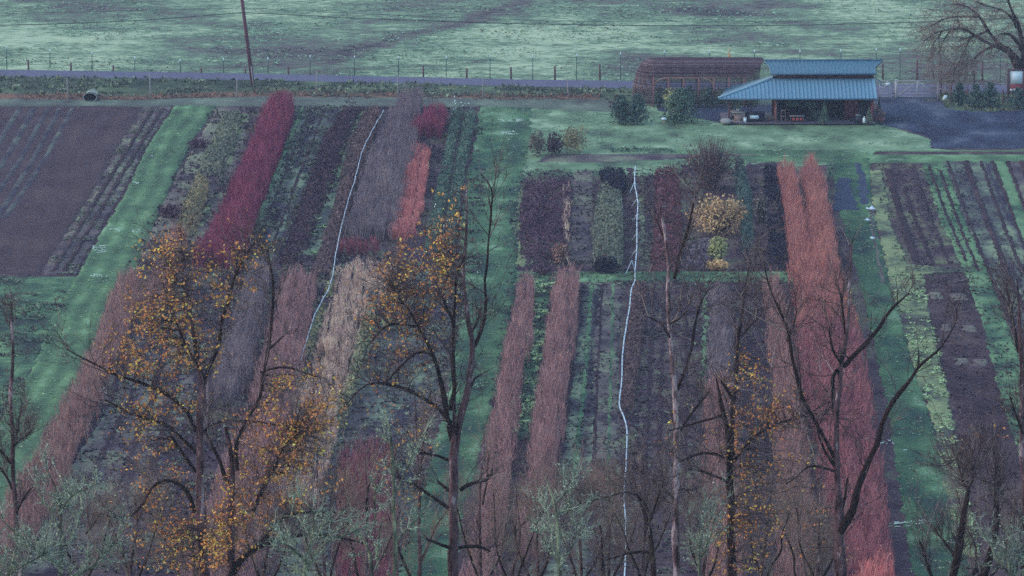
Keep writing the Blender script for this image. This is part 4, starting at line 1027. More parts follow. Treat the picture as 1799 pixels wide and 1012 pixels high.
# ------------------------------------------------------------------ blue roofed farm stand
M_roof = plain('blue_metal_roof', C(104, 152, 190, 1.12), .38, .05, 1.2, metal=.0, spec=.5)
M_roof2 = plain('blue_metal_roof_deep', C(64, 116, 148), .42, .12, 1.5, spec=.5)  # upper tier: darker, greener blue than the lower roof
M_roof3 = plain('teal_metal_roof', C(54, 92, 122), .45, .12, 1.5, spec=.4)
M_trim_ribshade = plain('blue_trim_and_rib_shade', C(56, 96, 140), .5, .05)
M_red = plain('barn_red_boards', C(104, 50, 68, 1.5), .85, .15, spec=.1)
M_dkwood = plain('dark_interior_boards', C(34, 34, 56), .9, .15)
gH = G(1262, 222, 0)
sH = 20.1
hut = empty('farm_stand', gH, 'open farm stand with two tier blue metal roof and dark interior', 'building')
def local(p): return np.array(p, float) + gH
def panel(name, A, B, Cc, D, mat, n, rib=.05):
    """sheet from front edge A-B up to back edge D-Cc, as n ribbed strips"""
    A, B, Cc, D = map(lambda q: np.array(q, float), (A, B, Cc, D))
    nrm = np.cross(B - A, D - A); nrm /= np.linalg.norm(nrm)
    if nrm[2] < 0: nrm = -nrm
    for k_ in range(n):
        u0, u1 = k_ / n, (k_ + 1) / n
        f0, f1 = A + (B - A) * u0, A + (B - A) * u1
        b0, b1 = D + (Cc - D) * u0, D + (Cc - D) * u1
        e = .16
        prof_ = [(0, 0), (0.02, rib), (e * .55, rib), (e * .55 + .04, 0), (1, 0)]
        fr = [f0 + (f1 - f0) * a + nrm * h for a, h in prof_]
        bk = [b0 + (b1 - b0) * a + nrm * h for a, h in prof_]
        lo = [p - nrm * .03 for p in (fr[0], fr[-1], bk[-1], bk[0])]
        V = np.array(fr + bk + lo) + gH
        n5 = 5
        Fq = [[q, q + 1, q + 1 + n5, q + n5] for q in range(4)]
        Fq += [[10, 13, 12, 11], [0, 10, 11, 4], [5, 9, 12, 13], [0, 5, 13, 10], [4, 11, 12, 9]]
        mesh_np(name, V, np.array(Fq), mat, parent=hut, origin=gH)
EZ = 2.46
def rib_shade(o, faces):             # rib faces coloured darker to paint in the shadow line at each rib
    o.data.materials.append(M_trim_ribshade)
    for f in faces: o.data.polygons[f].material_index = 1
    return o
XL, XR = 0.0, 13.85
# lower front roof: hip triangle part and main part
cwx = 4.95
Afr, Bfr = (XL, .0, EZ), (XR, .0, EZ)
nP = 41
yb_, zb_ = 3.5, 3.78
nrmh = np.array([0, -(zb_ - EZ), yb_]); nrmh /= np.linalg.norm(nrmh)
for k_ in range(nP):
    u0, u1 = XL + (XR - XL) * k_ / nP, XL + (XR - XL) * (k_ + 1) / nP
    def backpt(x):
        f = min(1.0, max(.002, (x - XL) / cwx)); return np.array([x, yb_ * f, EZ + (zb_ - EZ) * f])
    fr = [np.array([u0, 0, EZ]), np.array([u0 + .02, 0, EZ]), np.array([u0 + .05, 0, EZ]), np.array([u0 + .07, 0, EZ]), np.array([u1, 0, EZ])]
    bk = [backpt(q[0]) for q in fr]
    for q in (1, 2):
        fr[q] = fr[q] + nrmh * .07; bk[q] = bk[q] + nrmh * .07
    V = np.array(fr + bk + [fr[0] - nrmh * .04, fr[4] - nrmh * .04, bk[4] - nrmh * .04, bk[0] - nrmh * .04]) + gH
    Fq = [[q, q + 1, q + 6, q + 5] for q in range(4)] + [[10, 13, 12, 11], [0, 10, 11, 4]]
    rib_shade(mesh_np('roof_panel', V, np.array(Fq), M_roof, parent=hut, origin=gH), (0, 1))
# left roof plane and rear
def poly3(name, pts, mat, th=.05):
    pts = np.array(pts, float) + gH
    n = len(pts); V = np.concatenate([pts, pts - [0, 0, th]])
    side = np.array([[q, (q + 1) % n, (q + 1) % n + n, q + n] for q in range(n)])
    return mesh_np(name, V, [np.arange(n)[None], np.arange(n, 2 * n)[::-1][None], side], mat, parent=hut, origin=gH)
poly3('side_roof', [(XL, 0, EZ + .03), (cwx, yb_, zb_ + .03), (cwx, 5.6, zb_ + .03), (.95, 7.2, EZ + .03)], M_roof3)
poly3('side_roof', [(.95, 7.2, EZ + .03), (cwx, 5.6, zb_ + .03), (XR, 5.6, zb_ + .03), (XR, 8.2, EZ + .03)], M_roof3)
poly3('side_roof', [(XR - .02, 3.4, zb_ - .12), (XR - .02, 5.6, zb_ - .1), (XR + .75, 6.6, 3.2), (XR + .75, 3.6, 3.15)], M_roof3)
beam('ridge_cap', local((XL - .02, -.02, EZ + .06)), local((cwx, yb_, zb_ + .07)), .09, .09, M_roof, parent=hut, origin=gH)
boxes('gutter', [(gH[0] + (XL + XR) / 2, gH[1] - .07, EZ - .06, XR - XL, .1, .13)], M_trim_ribshade, parent=hut, origin=gH)
# clerestory walls
boxes('clerestory_wall', [(gH[0] + (cwx + XR) / 2 + .1, gH[1] + 3.62, 4.0, XR - cwx - .3, .08, .7)], plain('clerestory_boards', C(70, 40, 62), .9, .2), parent=hut, origin=gH)
for xx in (cwx + .3, 7.4, 9.9, 12.2, XR - .3):
    boxes('clerestory_post', [(gH[0] + xx, gH[1] + 3.54, 4.0, .1, .06, .7)], M_dkwood, parent=hut, origin=gH)
# upper roof, front slope with prow ends
ub, ut = 4.30, 5.02
yb2, yt2 = 3.0, 6.6
nU = 28
xl2, xr2 = 4.65, 13.95
nrmu = np.array([0, -(ut - ub), yt2 - yb2]); nrmu /= np.linalg.norm(nrmu)
for k_ in range(nU):
    u0, u1 = k_ / nU, (k_ + 1) / nU
    def upt(u, v):
        ex = max(0, v - .45) / .55
        l_, r_ = xl2 - .42 * ex, xr2 + .80 * ex
        return np.array([l_ + (r_ - l_) * u, yb2 + (yt2 - yb2) * v, ub + (ut - ub) * v])
    rows = []
    for v in (0, .45, 1):
        rows += [upt(u0, v), upt(u0 + (u1 - u0) * .06, v) + nrmu * .06, upt(u0 + (u1 - u0) * .16, v) + nrmu * .06, upt(u0 + (u1 - u0) * .22, v), upt(u1, v)]
    V = np.array(rows) + gH
    Fq = [[q + 5 * a, q + 1 + 5 * a, q + 6 + 5 * a, q + 5 + 5 * a] for a in (0, 1) for q in range(4)]
    rib_shade(mesh_np('roof_panel', V, np.array(Fq), M_roof2, parent=hut, origin=gH), (0, 4))
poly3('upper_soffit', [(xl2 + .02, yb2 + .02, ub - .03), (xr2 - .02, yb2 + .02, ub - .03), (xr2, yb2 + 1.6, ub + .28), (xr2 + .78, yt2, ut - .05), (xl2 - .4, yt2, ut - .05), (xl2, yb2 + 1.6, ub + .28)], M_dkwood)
poly3('upper_back_roof', [(xl2 - .42, yt2 + .02, ut + .02), (xr2 + .80, yt2 + .02, ut + .02), (xr2 + .3, yt2 + 2.6, ut - .55), (xl2 - .2, yt2 + 2.6, ut - .55)], M_roof3)
boxes('ridge_trim', [(gH[0] + (xl2 + xr2) / 2 + .2, gH[1] + yt2, ut + .05, xr2 - xl2 + 1.25, .14, .12), (gH[0] + (xl2 + xr2) / 2, gH[1] + yb2 - .05, ub - .05, xr2 - xl2, .08, .13)], M_trim_ribshade, parent=hut, origin=gH)
# posts
for xx, yy, m in ((.95, .55, M_post), (5.05, .55, M_apost), (13.45, .55, M_red), (13.6, 1.4, M_apost), (1.4, 6.6, M_post), (5.05, 6.6, M_post)):
    boxes('post', [(gH[0] + xx, gH[1] + yy, 1.2, .17, .17, 2.4)], m, parent=hut, origin=gH)
boxes('floor_slab', [(gH[0] + 7.1, gH[1] + 3.9, .22, 13.4, 7.4, .14)], plain('grey_slab', C(72, 70, 96), .8, .1), parent=hut, origin=gH)
# inner walls of the closed part
def boards(name, x0, x1, y, z0, z1, mat, n):
    for q in range(n):
        a = x0 + (x1 - x0) * q / n; b = x0 + (x1 - x0) * (q + 1) / n
        boxes(name, [(gH[0] + (a + b) / 2, gH[1] + y, (z0 + z1) / 2, (b - a) - .015, .05, z1 - z0)], mat, parent=hut, origin=gH)
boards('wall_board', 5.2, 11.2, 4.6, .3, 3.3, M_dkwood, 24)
boards('wall_board', 11.2, 12.45, 3.2, .3, 2.9, M_red, 6)
boards('wall_board', 12.5, 13.5, 3.4, .3, 2.9, plain('grey_boards', C(66, 74, 92), .8, .1), 4)
boxes('side_wall', [(gH[0] + 5.1, gH[1] + 3.2, 1.6, .06, 3.4, 2.7)], M_red, parent=hut, origin=gH)
boxes('side_wall', [(gH[0] + 13.6, gH[1] + 4.2, 1.6, .06, 4.6, 2.6)], M_red, parent=hut, origin=gH)
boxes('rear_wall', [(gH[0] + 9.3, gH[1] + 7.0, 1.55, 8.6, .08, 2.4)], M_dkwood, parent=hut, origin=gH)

# things in and around the stand
def at(x, y, z=0): return np.array([gH[0] + x, gH[1] + y, z])
c = at(1.75, .9, .29)
sp_ = empty('cable_spool', c, 'wooden cable spool table with pale round top under the left roof', 'table')
M_tan = plain('spool_wood', C(150, 124, 132), .8, .15, 6)
beam('drum', c + [0, 0, .1], c + [0, 0, .85], .33, .33, M_tan, parent=sp_, origin=c, k=16)
beam('tabletop', c + [0, 0, .85], c + [0, 0, .92], .75, .75, M_pale, parent=sp_, origin=c, k=24)
beam('base_flange', c, c + [0, 0, .1], .6, .6, M_pale, parent=sp_, origin=c, k=24)
c2 = c + [0, 0, .925]
pt = empty('potted_plant', c2, 'small leafy pot plant on the spool table', 'plant')
beam('pot', c2, c2 + [0, 0, .22], .1, .14, M_galv, parent=pt, origin=c2, k=10)
rng = np.random.default_rng(5)
def leafball(name, cen, rad, n, mat, parent, size=(.05, .1), org=None):
    d = rng.standard_normal((n, 3)); d /= np.linalg.norm(d, axis=1)[:, None]
    Cn = cen + d * (rng.random(n) ** .5)[:, None] * np.array(rad)
    V, Fq = leaf_quads(Cn, rng.uniform(*size, n), rng)
    tn = np.clip(.5 + .35 * rng.standard_normal(n), 0, 1)
    return mesh_np(name, V, Fq, mat, parent=parent, tone=np.repeat(tn, 4), origin=org if org is not None else cen)
leafball('foliage', c2 + [0, 0, .45], (.35, .3, .3), 90, L_grolive, pt)
c = at(.65, .1, .2)
bd = empty('boulder', c, 'rounded pale boulder at the left front corner of the stand', 'boulder')
ph, th = np.meshgrid(np.linspace(0, math.pi, 8), np.linspace(0, 2 * math.pi, 14, endpoint=False))
rr = 1 + .15 * (vnoise(ph * 2, th * 2, 3) - .5)
V = np.stack([c[0] + .5 * rr * np.sin(ph) * np.cos(th), c[1] + .4 * rr * np.sin(ph) * np.sin(th), c[2] + .24 + .27 * rr * np.cos(ph)], -1).reshape(-1, 3)
Fq = np.array([[a * 8 + b, a * 8 + b + 1, ((a + 1) % 14) * 8 + b + 1, ((a + 1) % 14) * 8 + b] for a in range(14) for b in range(7)])
mesh_np('stone', V, Fq, plain('pale_stone', C(140, 142, 158), .9, .1), parent=bd, origin=c, smooth=True)
c = at(2.35, .5, .29)
bk = empty('white_bucket', c, 'small white bucket right of the spool table', 'bucket')
beam('body', c, c + [0, 0, .38], .12, .15, M_whitep, parent=bk, origin=c, k=14)
beam('rim', c + [0, 0, .38], c + [0, 0, .42], .165, .165, M_whitep, parent=bk, origin=c, k=14)
c = at(3.15, 1.2, .29)
cr = empty('display_stand', c, 'dark navy display box with a white notice on its front', 'display box')
boxes('box', [(c[0] + .1, c[1], c[2] + .42, 1.7, .7, .84)], plain('navy_board', C(30, 36, 66), .7, .1), parent=cr, origin=c)
boxes('notice', [(c[0] + .02, c[1] - .37, c[2] + .42, .78, .02, .30)], M_whitep, parent=cr, origin=c)
c = at(6.9, .7, .29)
tb = empty('flower_bench', c, 'grey topped bench with red pots below in the middle bay', 'bench')
boxes('bench_top', [(c[0], c[1], c[2] + .55, 1.3, .6, .06)], M_pale, parent=tb, origin=c)
for dx in (-.55, .55):
    for dy in (-.22, .22): boxes('leg', [(c[0] + dx, c[1] + dy, c[2] + .26, .07, .07, .52)], M_post, parent=tb, origin=c)
boxes('shelf', [(c[0], c[1], c[2] + .12, 1.05, .4, .04)], M_post, parent=tb, origin=c)
for q, dx in enumerate((-.3, .05, .36)):
    cc = c + [dx, -.12, .141]
    pr = empty('flower_pot', cc, ['left', 'middle', 'right'][q] + ' one of three red pots on the shelf under the grey bench', 'pot', 'red pots under the bench')
    beam('pot_body', cc, cc + [0, 0, .2], .09, .13, plain('terracotta', C(150, 54, 62, 1.4), .8, .08), parent=pr, origin=cc, k=10)
    beam('pot_rim', cc + [0, 0, .2], cc + [0, 0, .24], .14, .14, plain('terracotta_rim', C(140, 54, 62, 1.4), .8, .08), parent=pr, origin=cc, k=10)
def potted(label, x, y, hh, mat, rad, cat='plant'):
    c = at(x, y, .29)
    r_ = empty('potted_tree', c, label, cat)
    beam('pot', c, c + [0, 0, .3], .16, .2, M_black, parent=r_, origin=c, k=12)
    beam('stem', c + [0, 0, .3], c + [0, 0, hh - rad[2]], .025, .02, B_twig, parent=r_, origin=c, k=5, tone=.4)
    leafball('foliage', c + [0, 0, hh - rad[2] * .6], rad, 240, mat, r_, org=c)
potted('spreading green potted tree left of centre under the roof', 6.55, 1.6, 1.75, L_green, (.75, .5, .33))
potted('round topped green potted tree right of the bench', 8.1, 1.7, 1.55, L_green, (.55, .45, .28))
potted('dark leafy potted shrub low behind the bench', 8.6, 1.3, .95, L_conif, (.5, .4, .5))
potted('dark bushy potted plant left rear under the roof', 2.9, 2.6, 1.9, L_brown, (.7, .5, .7))
potted('dark evergreen potted plant left rear beside the first post', 1.3, 2.8, 1.7, L_conif, (.6, .5, .7))
def small_conifer(label, x, y, w_, h_, seed, mat=L_conif2):
    c = at(x, y, .15)
    r_ = empty('potted_conifer', c, label, 'conifer')
    rg = np.random.default_rng(seed); n = 700
    t = rg.random(n); a = rg.random(n) * 2 * math.pi
    tier = np.floor(t * 8) / 8
    r0 = w_ * .5 * (1 - tier) * (.35 + .65 * rg.random(n)) * (1 - .5 * (t * 8 - np.floor(t * 8)))
    Cn = c + np.stack([np.cos(a) * r0, np.sin(a) * r0, .15 + t * h_ * .85], 1)
    V, Fq = leaf_quads(Cn, rg.uniform(.04, .08, n), rg)
    mesh_np('foliage', V, Fq, mat, parent=r_, tone=np.repeat(rg.random(n), 4), origin=c)
    beam('trunk', c, c + [0, 0, h_ * .9], .04, .01, B_twig, parent=r_, origin=c, tone=.3)
small_conifer('pointed conifer standing at the front edge of the stand', 9.25, .1, 1.5, 2.15, 3)
small_conifer('grey green bushy conifer at the right front corner of the stand', 13.15, -.1, 1.3, 1.6, 4, L_grolive)
small_conifer('dark narrow conifer behind the right corner of the stand', 14.2, 2.2, .8, 2.3, 5, L_conif)
c = at(12.25, .3, .29)
tc = empty('rubbish_bin', c, 'dark rubbish bin with grey lid by the red wall', 'bin')
beam('body', c, c + [0, 0, .62], .22, .27, plain('dark_bin', C(36, 44, 70), .6, .05), parent=tc, origin=c, k=14)
beam('lid', c + [0, 0, .62], c + [0, 0, .72], .29, .24, plain('bin_lid', C(92, 106, 128), .5, .05), parent=tc, origin=c, k=14)
c = at(12.75, -.05, .29)
wb = empty('white_jug', c, 'white jug in front of the right corner conifer', 'jug')
beam('body', c, c + [0, 0, .45], .13, .14, M_whitep, parent=wb, origin=c, k=12)
beam('neck', c + [0, 0, .45], c + [.0, 0, .6], .06, .05, M_whitep, parent=wb, origin=c, k=10)
c = at(5.75, 1.3, .29)
ch = empty('wooden_chair', c, 'light wooden chair beside the middle post of the stand', 'chair')
boxes('seat', [(c[0], c[1], c[2] + .44, .45, .42, .04)], M_tan, parent=ch, origin=c)
for dx in (-.19, .19):
    for dy in (-.17, .17): boxes('leg', [(c[0] + dx, c[1] + dy, c[2] + .21, .05, .05, .42)], M_tan, parent=ch, origin=c)
boxes('backrest', [(c[0] - .19, c[1] + .18, c[2] + .72, .05, .04, .52), (c[0] + .19, c[1] + .18, c[2] + .72, .05, .04, .52), (c[0], c[1] + .18, c[2] + .92, .33, .03, .12)], M_tan, parent=ch, origin=c)
for q, (x, y, hh) in enumerate(((13.95, .9, 1.15), (14.35, .6, .95))):
    c = at(x, y, .28)
    bx = empty('rusty_planter', c, ['taller rusty brown planter at the right wall of the stand', 'shorter rusty brown planter at the gravel edge'][q], 'planter')
    beam('pot', c, c + [0, 0, hh * .45], .22, .3, M_post, parent=bx, origin=c, k=10)
    leafball('foliage', c + [0, 0, hh * .8], (.35, .3, .35), 120, L_brown2, bx, org=c)
# mushroom lamp / bird table
c = G(1166, 221, 0) + [0, 0, .1]
bt = empty('bird_bath', c, 'small white mushroom shaped bird bath between the round conifers', 'bird bath')
beam('pedestal', c, c + [0, 0, .42], .07, .06, M_tan, parent=bt, origin=c, k=10)
beam('bowl', c + [0, 0, .42], c + [0, 0, .50], .12, .31, M_whitep, parent=bt, origin=c, k=18)
beam('dome', c + [0, 0, .503], c + [0, 0, .62], .31, .14, M_whitep, parent=bt, origin=c, k=18)

# ------------------------------------------------------------------ gate, sign, right side
gg = G(1548, 173, 0); gY = gg[1]
def gate(label, x0, x1, ytop, ybot, brace):
    g0 = G(x0, ybot, 0); g1 = G(x1, ybot, 0)
    s = scale_at(ybot); h = (ybot - ytop) / s
    root = empty('tube_gate', g0, label, 'gate')
    for q in range(6):
        z = .18 + (h - .18) * q / 5
        beam('bar', g0 + [0, 0, z], g1 + [0, 0, z], .036, .036, M_galv, parent=root, origin=g0, k=5)
    for x in (g0[0], g1[0]):
        beam('stile', [x, gY - .02, .14], [x, gY - .02, h + .03], .032, .032, M_galv, parent=root, origin=g0, k=6)
    a, b = (g0, g1) if brace else (g1, g0)
    beam('brace', a + [0, -.05, .18], (a + b) / 2 + [0, -.05, h], .045, .045, M_galv, parent=root, origin=g0, k=5)
    beam('brace', (a + b) / 2 + [0, -.05, h], b + [0, -.05, .18], .036, .036, M_galv, parent=root, origin=g0, k=5)
gate('left half of the galvanised tube gate beside the farm stand', 1545, 1572, 142, 173, False)
gate('right half of the galvanised tube gate with diagonal brace', 1576, 1648, 142, 173, True)
for q, (x, yt, yb, m, lab) in enumerate(((1574, 140, 174, M_galv, 'grey steel post where the two gate halves meet'), (1612, 141, 172, M_galv, 'grey steel post behind the middle of the right gate half'), (1648, 146, 178, M_pale, 'pale wooden post at the right end of the gate'), (1653, 124, 172, M_post, 'tall brown wooden post behind the right gate end'), (1670, 151, 184, M_post, 'dark thick post beside the white notice board'), (1700, 156, 180, M_post, 'dark post between the two roadside conifers'), (1711, 122, 166, M_post, 'tall thin brown post beyond the conifers'))):
    g = G(x, yb, 0); h = (yb - yt) / scale_at(yb)
    pr = empty('gate_post', g, lab, 'post')
    beam('shaft', g + [0, 0, -.2], g + [0, 0, h - .04], .08, .08, m, parent=pr, origin=g, k=8)
    beam('top_cap', g + [0, 0, h - .04], g + [0, 0, h], .09, .06, m, parent=pr, origin=g, k=8)
for q, (x0, y0, x1, y1, lab) in enumerate(((1650, 155, 1668, 163, 'short sloping pale rail between the two posts right of the gate'),)):
    a = P(x0, y0, G(x0, 178, 0)[1]); b = P(x1, y1, G(x0, 178, 0)[1] - .3)
    tag(beam('fence_rail', a, b, .06, .06, M_pale, origin=a), lab, 'rail')
rf = empty('rail_fence', G(1672, 140, 0), 'single dark rail between tall posts beyond the road', 'fence')
a = P(1655, 131, G(1655, 170, 0)[1]); b = P(1711, 132, G(1711, 166, 0)[1])
beam('rail', a, b, .05, .05, M_post, parent=rf, origin=np.array(rf.location))
# low wire fence at right
lf = empty('low_fence', G(1748, 185, 0), 'low brown post fence under the big bare tree', 'fence')
lp = []
for x, yt, yb in ((1748, 157, 184), (1762, 157, 186), (1790, 160, 186), (1830, 160, 186)):
    g = G(x, yb, 0); h = (yb - yt) / scale_at(yb); lp.append(g)
    beam('fence_post', g + [0, 0, -.2], g + [0, 0, h], .06, .06, M_post, parent=lf, origin=g)
for hf in (.45, .85, 1.15):
    pts = np.array([[p + [0, -.07, hf] for p in lp]])
    V, Fq = tubes(pts, np.full(pts.shape[:2], .02), 4)
    mesh_np('rail', V, Fq, M_post, parent=lf, origin=np.array(lf.location))
# notice board by the tree
g = G(1785, 176, 0); sg = scale_at(176)
kb = empty('notice_board', g, 'brown framed board with white panels beside the bare tree trunk', 'sign')
def kbx(name, x0, x1, y0, y1, dy, th, mat):
    boxes(name, [(g[0] + ((x0 + x1) / 2 - 1785) / sg, g[1] + dy, ((176 - y0) + (176 - y1)) / 2 / sg, abs(x1 - x0) / sg, th, abs(y1 - y0) / sg)], mat, parent=kb, origin=g)
kbx('frame_post', 1769, 1773, 177, 121, 0, .14, M_post); kbx('frame_post', 1797, 1801, 177, 121, 0, .14, M_post)
kbx('frame_head', 1773, 1797, 124, 121, 0, .12, M_post); kbx('lower_board', 1773, 1797, 165, 148, 0, .07, M_red)
kbx('upper_panel', 1773.3, 1796.7, 147, 124.5, .02, .05, M_whitep); kbx('lower_panel', 1774, 1796, 159.5, 156, -.05, .03, M_whitep)
# white sheet notice and white object near gate
g = G(1659, 180, 0)
ns = empty('white_sign', g, 'tilted white notice with small blue foot at the right end of the gate', 'sign')
V = np.array([P(1655, 177, g[1]), P(1661, 178, g[1]), P(1665, 168, g[1]), P(1659, 167, g[1])])
V = np.concatenate([V, V + [0, .05, 0]])
mesh_np('panel', V, np.array([[0, 1, 2, 3], [7, 6, 5, 4], [0, 4, 5, 1], [1, 5, 6, 2], [2, 6, 7, 3], [3, 7, 4, 0]]), M_whitep, parent=ns, origin=g)
beam('stake', g, P(1657, 177, g[1] + .03), .03, .03, M_trim_ribshade, parent=ns, origin=g)
g = G(1560, 158, 0)
ws = empty('white_roadside_sign', g, 'small bright white notice hanging on the gate', 'sign')
a = P(1560, 148, gY - .12)
boxes('panel', [(a[0], a[1], a[2], .42, .03, .24), (a[0] + .12, a[1], a[2] + .14, .12, .03, .05)], M_whitep, parent=ws, origin=g)
boxes('hanger', [(a[0] - .15, a[1] + .05, a[2] + .15, .02, .06, .1), (a[0] + .15, a[1] + .05, a[2] + .15, .02, .06, .1)], M_galv, parent=ws, origin=g)
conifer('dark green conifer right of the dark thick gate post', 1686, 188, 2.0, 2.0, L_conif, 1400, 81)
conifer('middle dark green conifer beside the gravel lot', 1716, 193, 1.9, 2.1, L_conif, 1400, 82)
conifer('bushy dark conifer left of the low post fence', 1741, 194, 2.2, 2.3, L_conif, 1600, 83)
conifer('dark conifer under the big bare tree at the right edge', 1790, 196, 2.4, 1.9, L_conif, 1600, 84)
tufts('yellow_verge', cuts([(194, 1690, 1780), (197, 1690, 1780)]), L_olive, dens=9, rad=(.1, .25), hgt=(.08, .2), thr=.3, seed=85, z0=.28)
tufts('yellow_verge', cuts([(174, 1615, 1635), (182, 1622, 1660)]), L_olive, dens=6, rad=(.1, .25), hgt=(.08, .2), thr=.3, seed=86, z0=.28)

# ------------------------------------------------------------------ bare trees with traced limbs
def bark_mat(name, dark, mid, pale, amount):
    m, nt, b = newmat(name); L = nt.links.new
    g = nt.nodes.new('ShaderNodeNewGeometry')
    mp = nt.nodes.new('ShaderNodeMapping'); mp.inputs['Scale'].default_value = (2.2, 2.2, .7); L(g.outputs['Position'], mp.inputs[0])
    n = nt.nodes.new('ShaderNodeTexNoise'); n.inputs['Scale'].default_value = 1.1; n.inputs['Detail'].default_value = 7; n.inputs['Roughness'].default_value = .7
    L(mp.outputs[0], n.inputs[0])
    r = nt.nodes.new('ShaderNodeValToRGB'); e = r.color_ramp.elements
    e[0].position = .38; e[0].color = dark; e[1].position = .5; e[1].color = mid
    x = e.new(.5 + amount); x.color = mid; x = e.new(.56 + amount); x.color = pale
    L(n.outputs[0], r.inputs[0]); L(r.outputs[0], b.inputs['Base Color'])
    n2 = nt.nodes.new('ShaderNodeTexNoise'); n2.inputs['Scale'].default_value = 14; L(g.outputs['Position'], n2.inputs[0])
    bp = nt.nodes.new('ShaderNodeBump'); bp.inputs['Strength'].default_value = .7; bp.inputs['Distance'].default_value = .04; L(n2.outputs[0], bp.inputs['Height']); L(bp.outputs[0], b.inputs['Normal'])
    return m
BK = bark_mat('alder_bark', C(36, 32, 42), C(76, 64, 80, 1.3), C(124, 118, 144, 1.3), .05)
BKd = bark_mat('dark_mossy_bark', C(26, 24, 32), C(44, 38, 46), C(66, 70, 70), .10)
BKl = bark_mat('lichen_bark', C(48, 52, 58), C(78, 90, 90), C(122, 140, 132), .03)
T_bk = tone_mat('twig_bark', [C(38, 34, 44), C(60, 52, 64), C(88, 76, 88), C(126, 122, 134)], amt=.15, gain=1.5)
T_li = tone_mat('lichened_twigs', [C(58, 64, 74), C(98, 114, 114), C(130, 150, 142), C(154, 172, 164)], amt=.35, gain=1.15)
T_gr = tone_mat('fine_grey_twigs', [C(74, 60, 64), C(102, 84, 82), C(106, 98, 108), C(128, 122, 130)], amt=.2, gain=1.6)

def smooth_path(Q, rad, step=.35, wob=.05, rng=None, seed=0):
    Q = np.asarray(Q, float); rad = np.asarray(rad, float)
    L = np.concatenate([[0], np.cumsum(np.linalg.norm(np.diff(Q, axis=0), axis=1))])
    n = max(4, int(L[-1] / step)); s = np.linspace(0, L[-1], n)
    O = np.stack([np.interp(s, L, Q[:, k]) for k in range(3)], 1); r = np.interp(s, L, rad)
    for _ in range(2): O[1:-1] = (O[:-2] + 2 * O[1:-1] + O[2:]) / 4
    O[:, 0] += wob * (vnoise(s * 1.1, s * 0 + seed, seed) - .5) * 2
    O[:, 1] += wob * 2 * (vnoise(s * .8, s * 0 + seed + 9, seed) - .5) * 2
    r = r * (1 + .16 * (vnoise(s * 2.2, s * 0 + seed + 4, seed) - .5) * 2)
    return O, r

def spawn(Pp, n_per, L, spread, up, rng, rad, lo=.25, K=4, droop=0.0):
    """children paths from parents Pp (N,K,3)"""
    N, Kp, _ = Pp.shape
    idx = np.repeat(np.arange(N), n_per)
    f = lo + (1 - lo) * rng.random(len(idx)); q = f * (Kp - 1); i0 = np.minimum(q.astype(int), Kp - 2); fr = (q - i0)[:, None]
    p0 = Pp[idx, i0] * (1 - fr) + Pp[idx, i0 + 1] * fr
    t = Pp[idx, i0 + 1] - Pp[idx, i0]; t /= np.maximum(np.linalg.norm(t, axis=1, keepdims=True), 1e-9)
    d = t * .9 + rng.standard_normal((len(idx), 3)) * spread + np.array([0, 0, up])
    d /= np.linalg.norm(d, axis=1, keepdims=True)
    ln = rng.uniform(*L, len(idx))[:, None]
    bend = rng.standard_normal((len(idx), 3)) * .22 + np.array([0, 0, .15 - droop])
    ss = np.linspace(0, 1, K)
    Pc = p0[:, None, :] + d[:, None, :] * (ln * ss[None])[:, :, None] + bend[:, None, :] * (ln * ss[None] ** 2)[:, :, None]
    Rc = rad * (1 - .75 * ss)[None, :] * rng.uniform(.7, 1.2, (len(idx), 1))
    return Pc, Rc

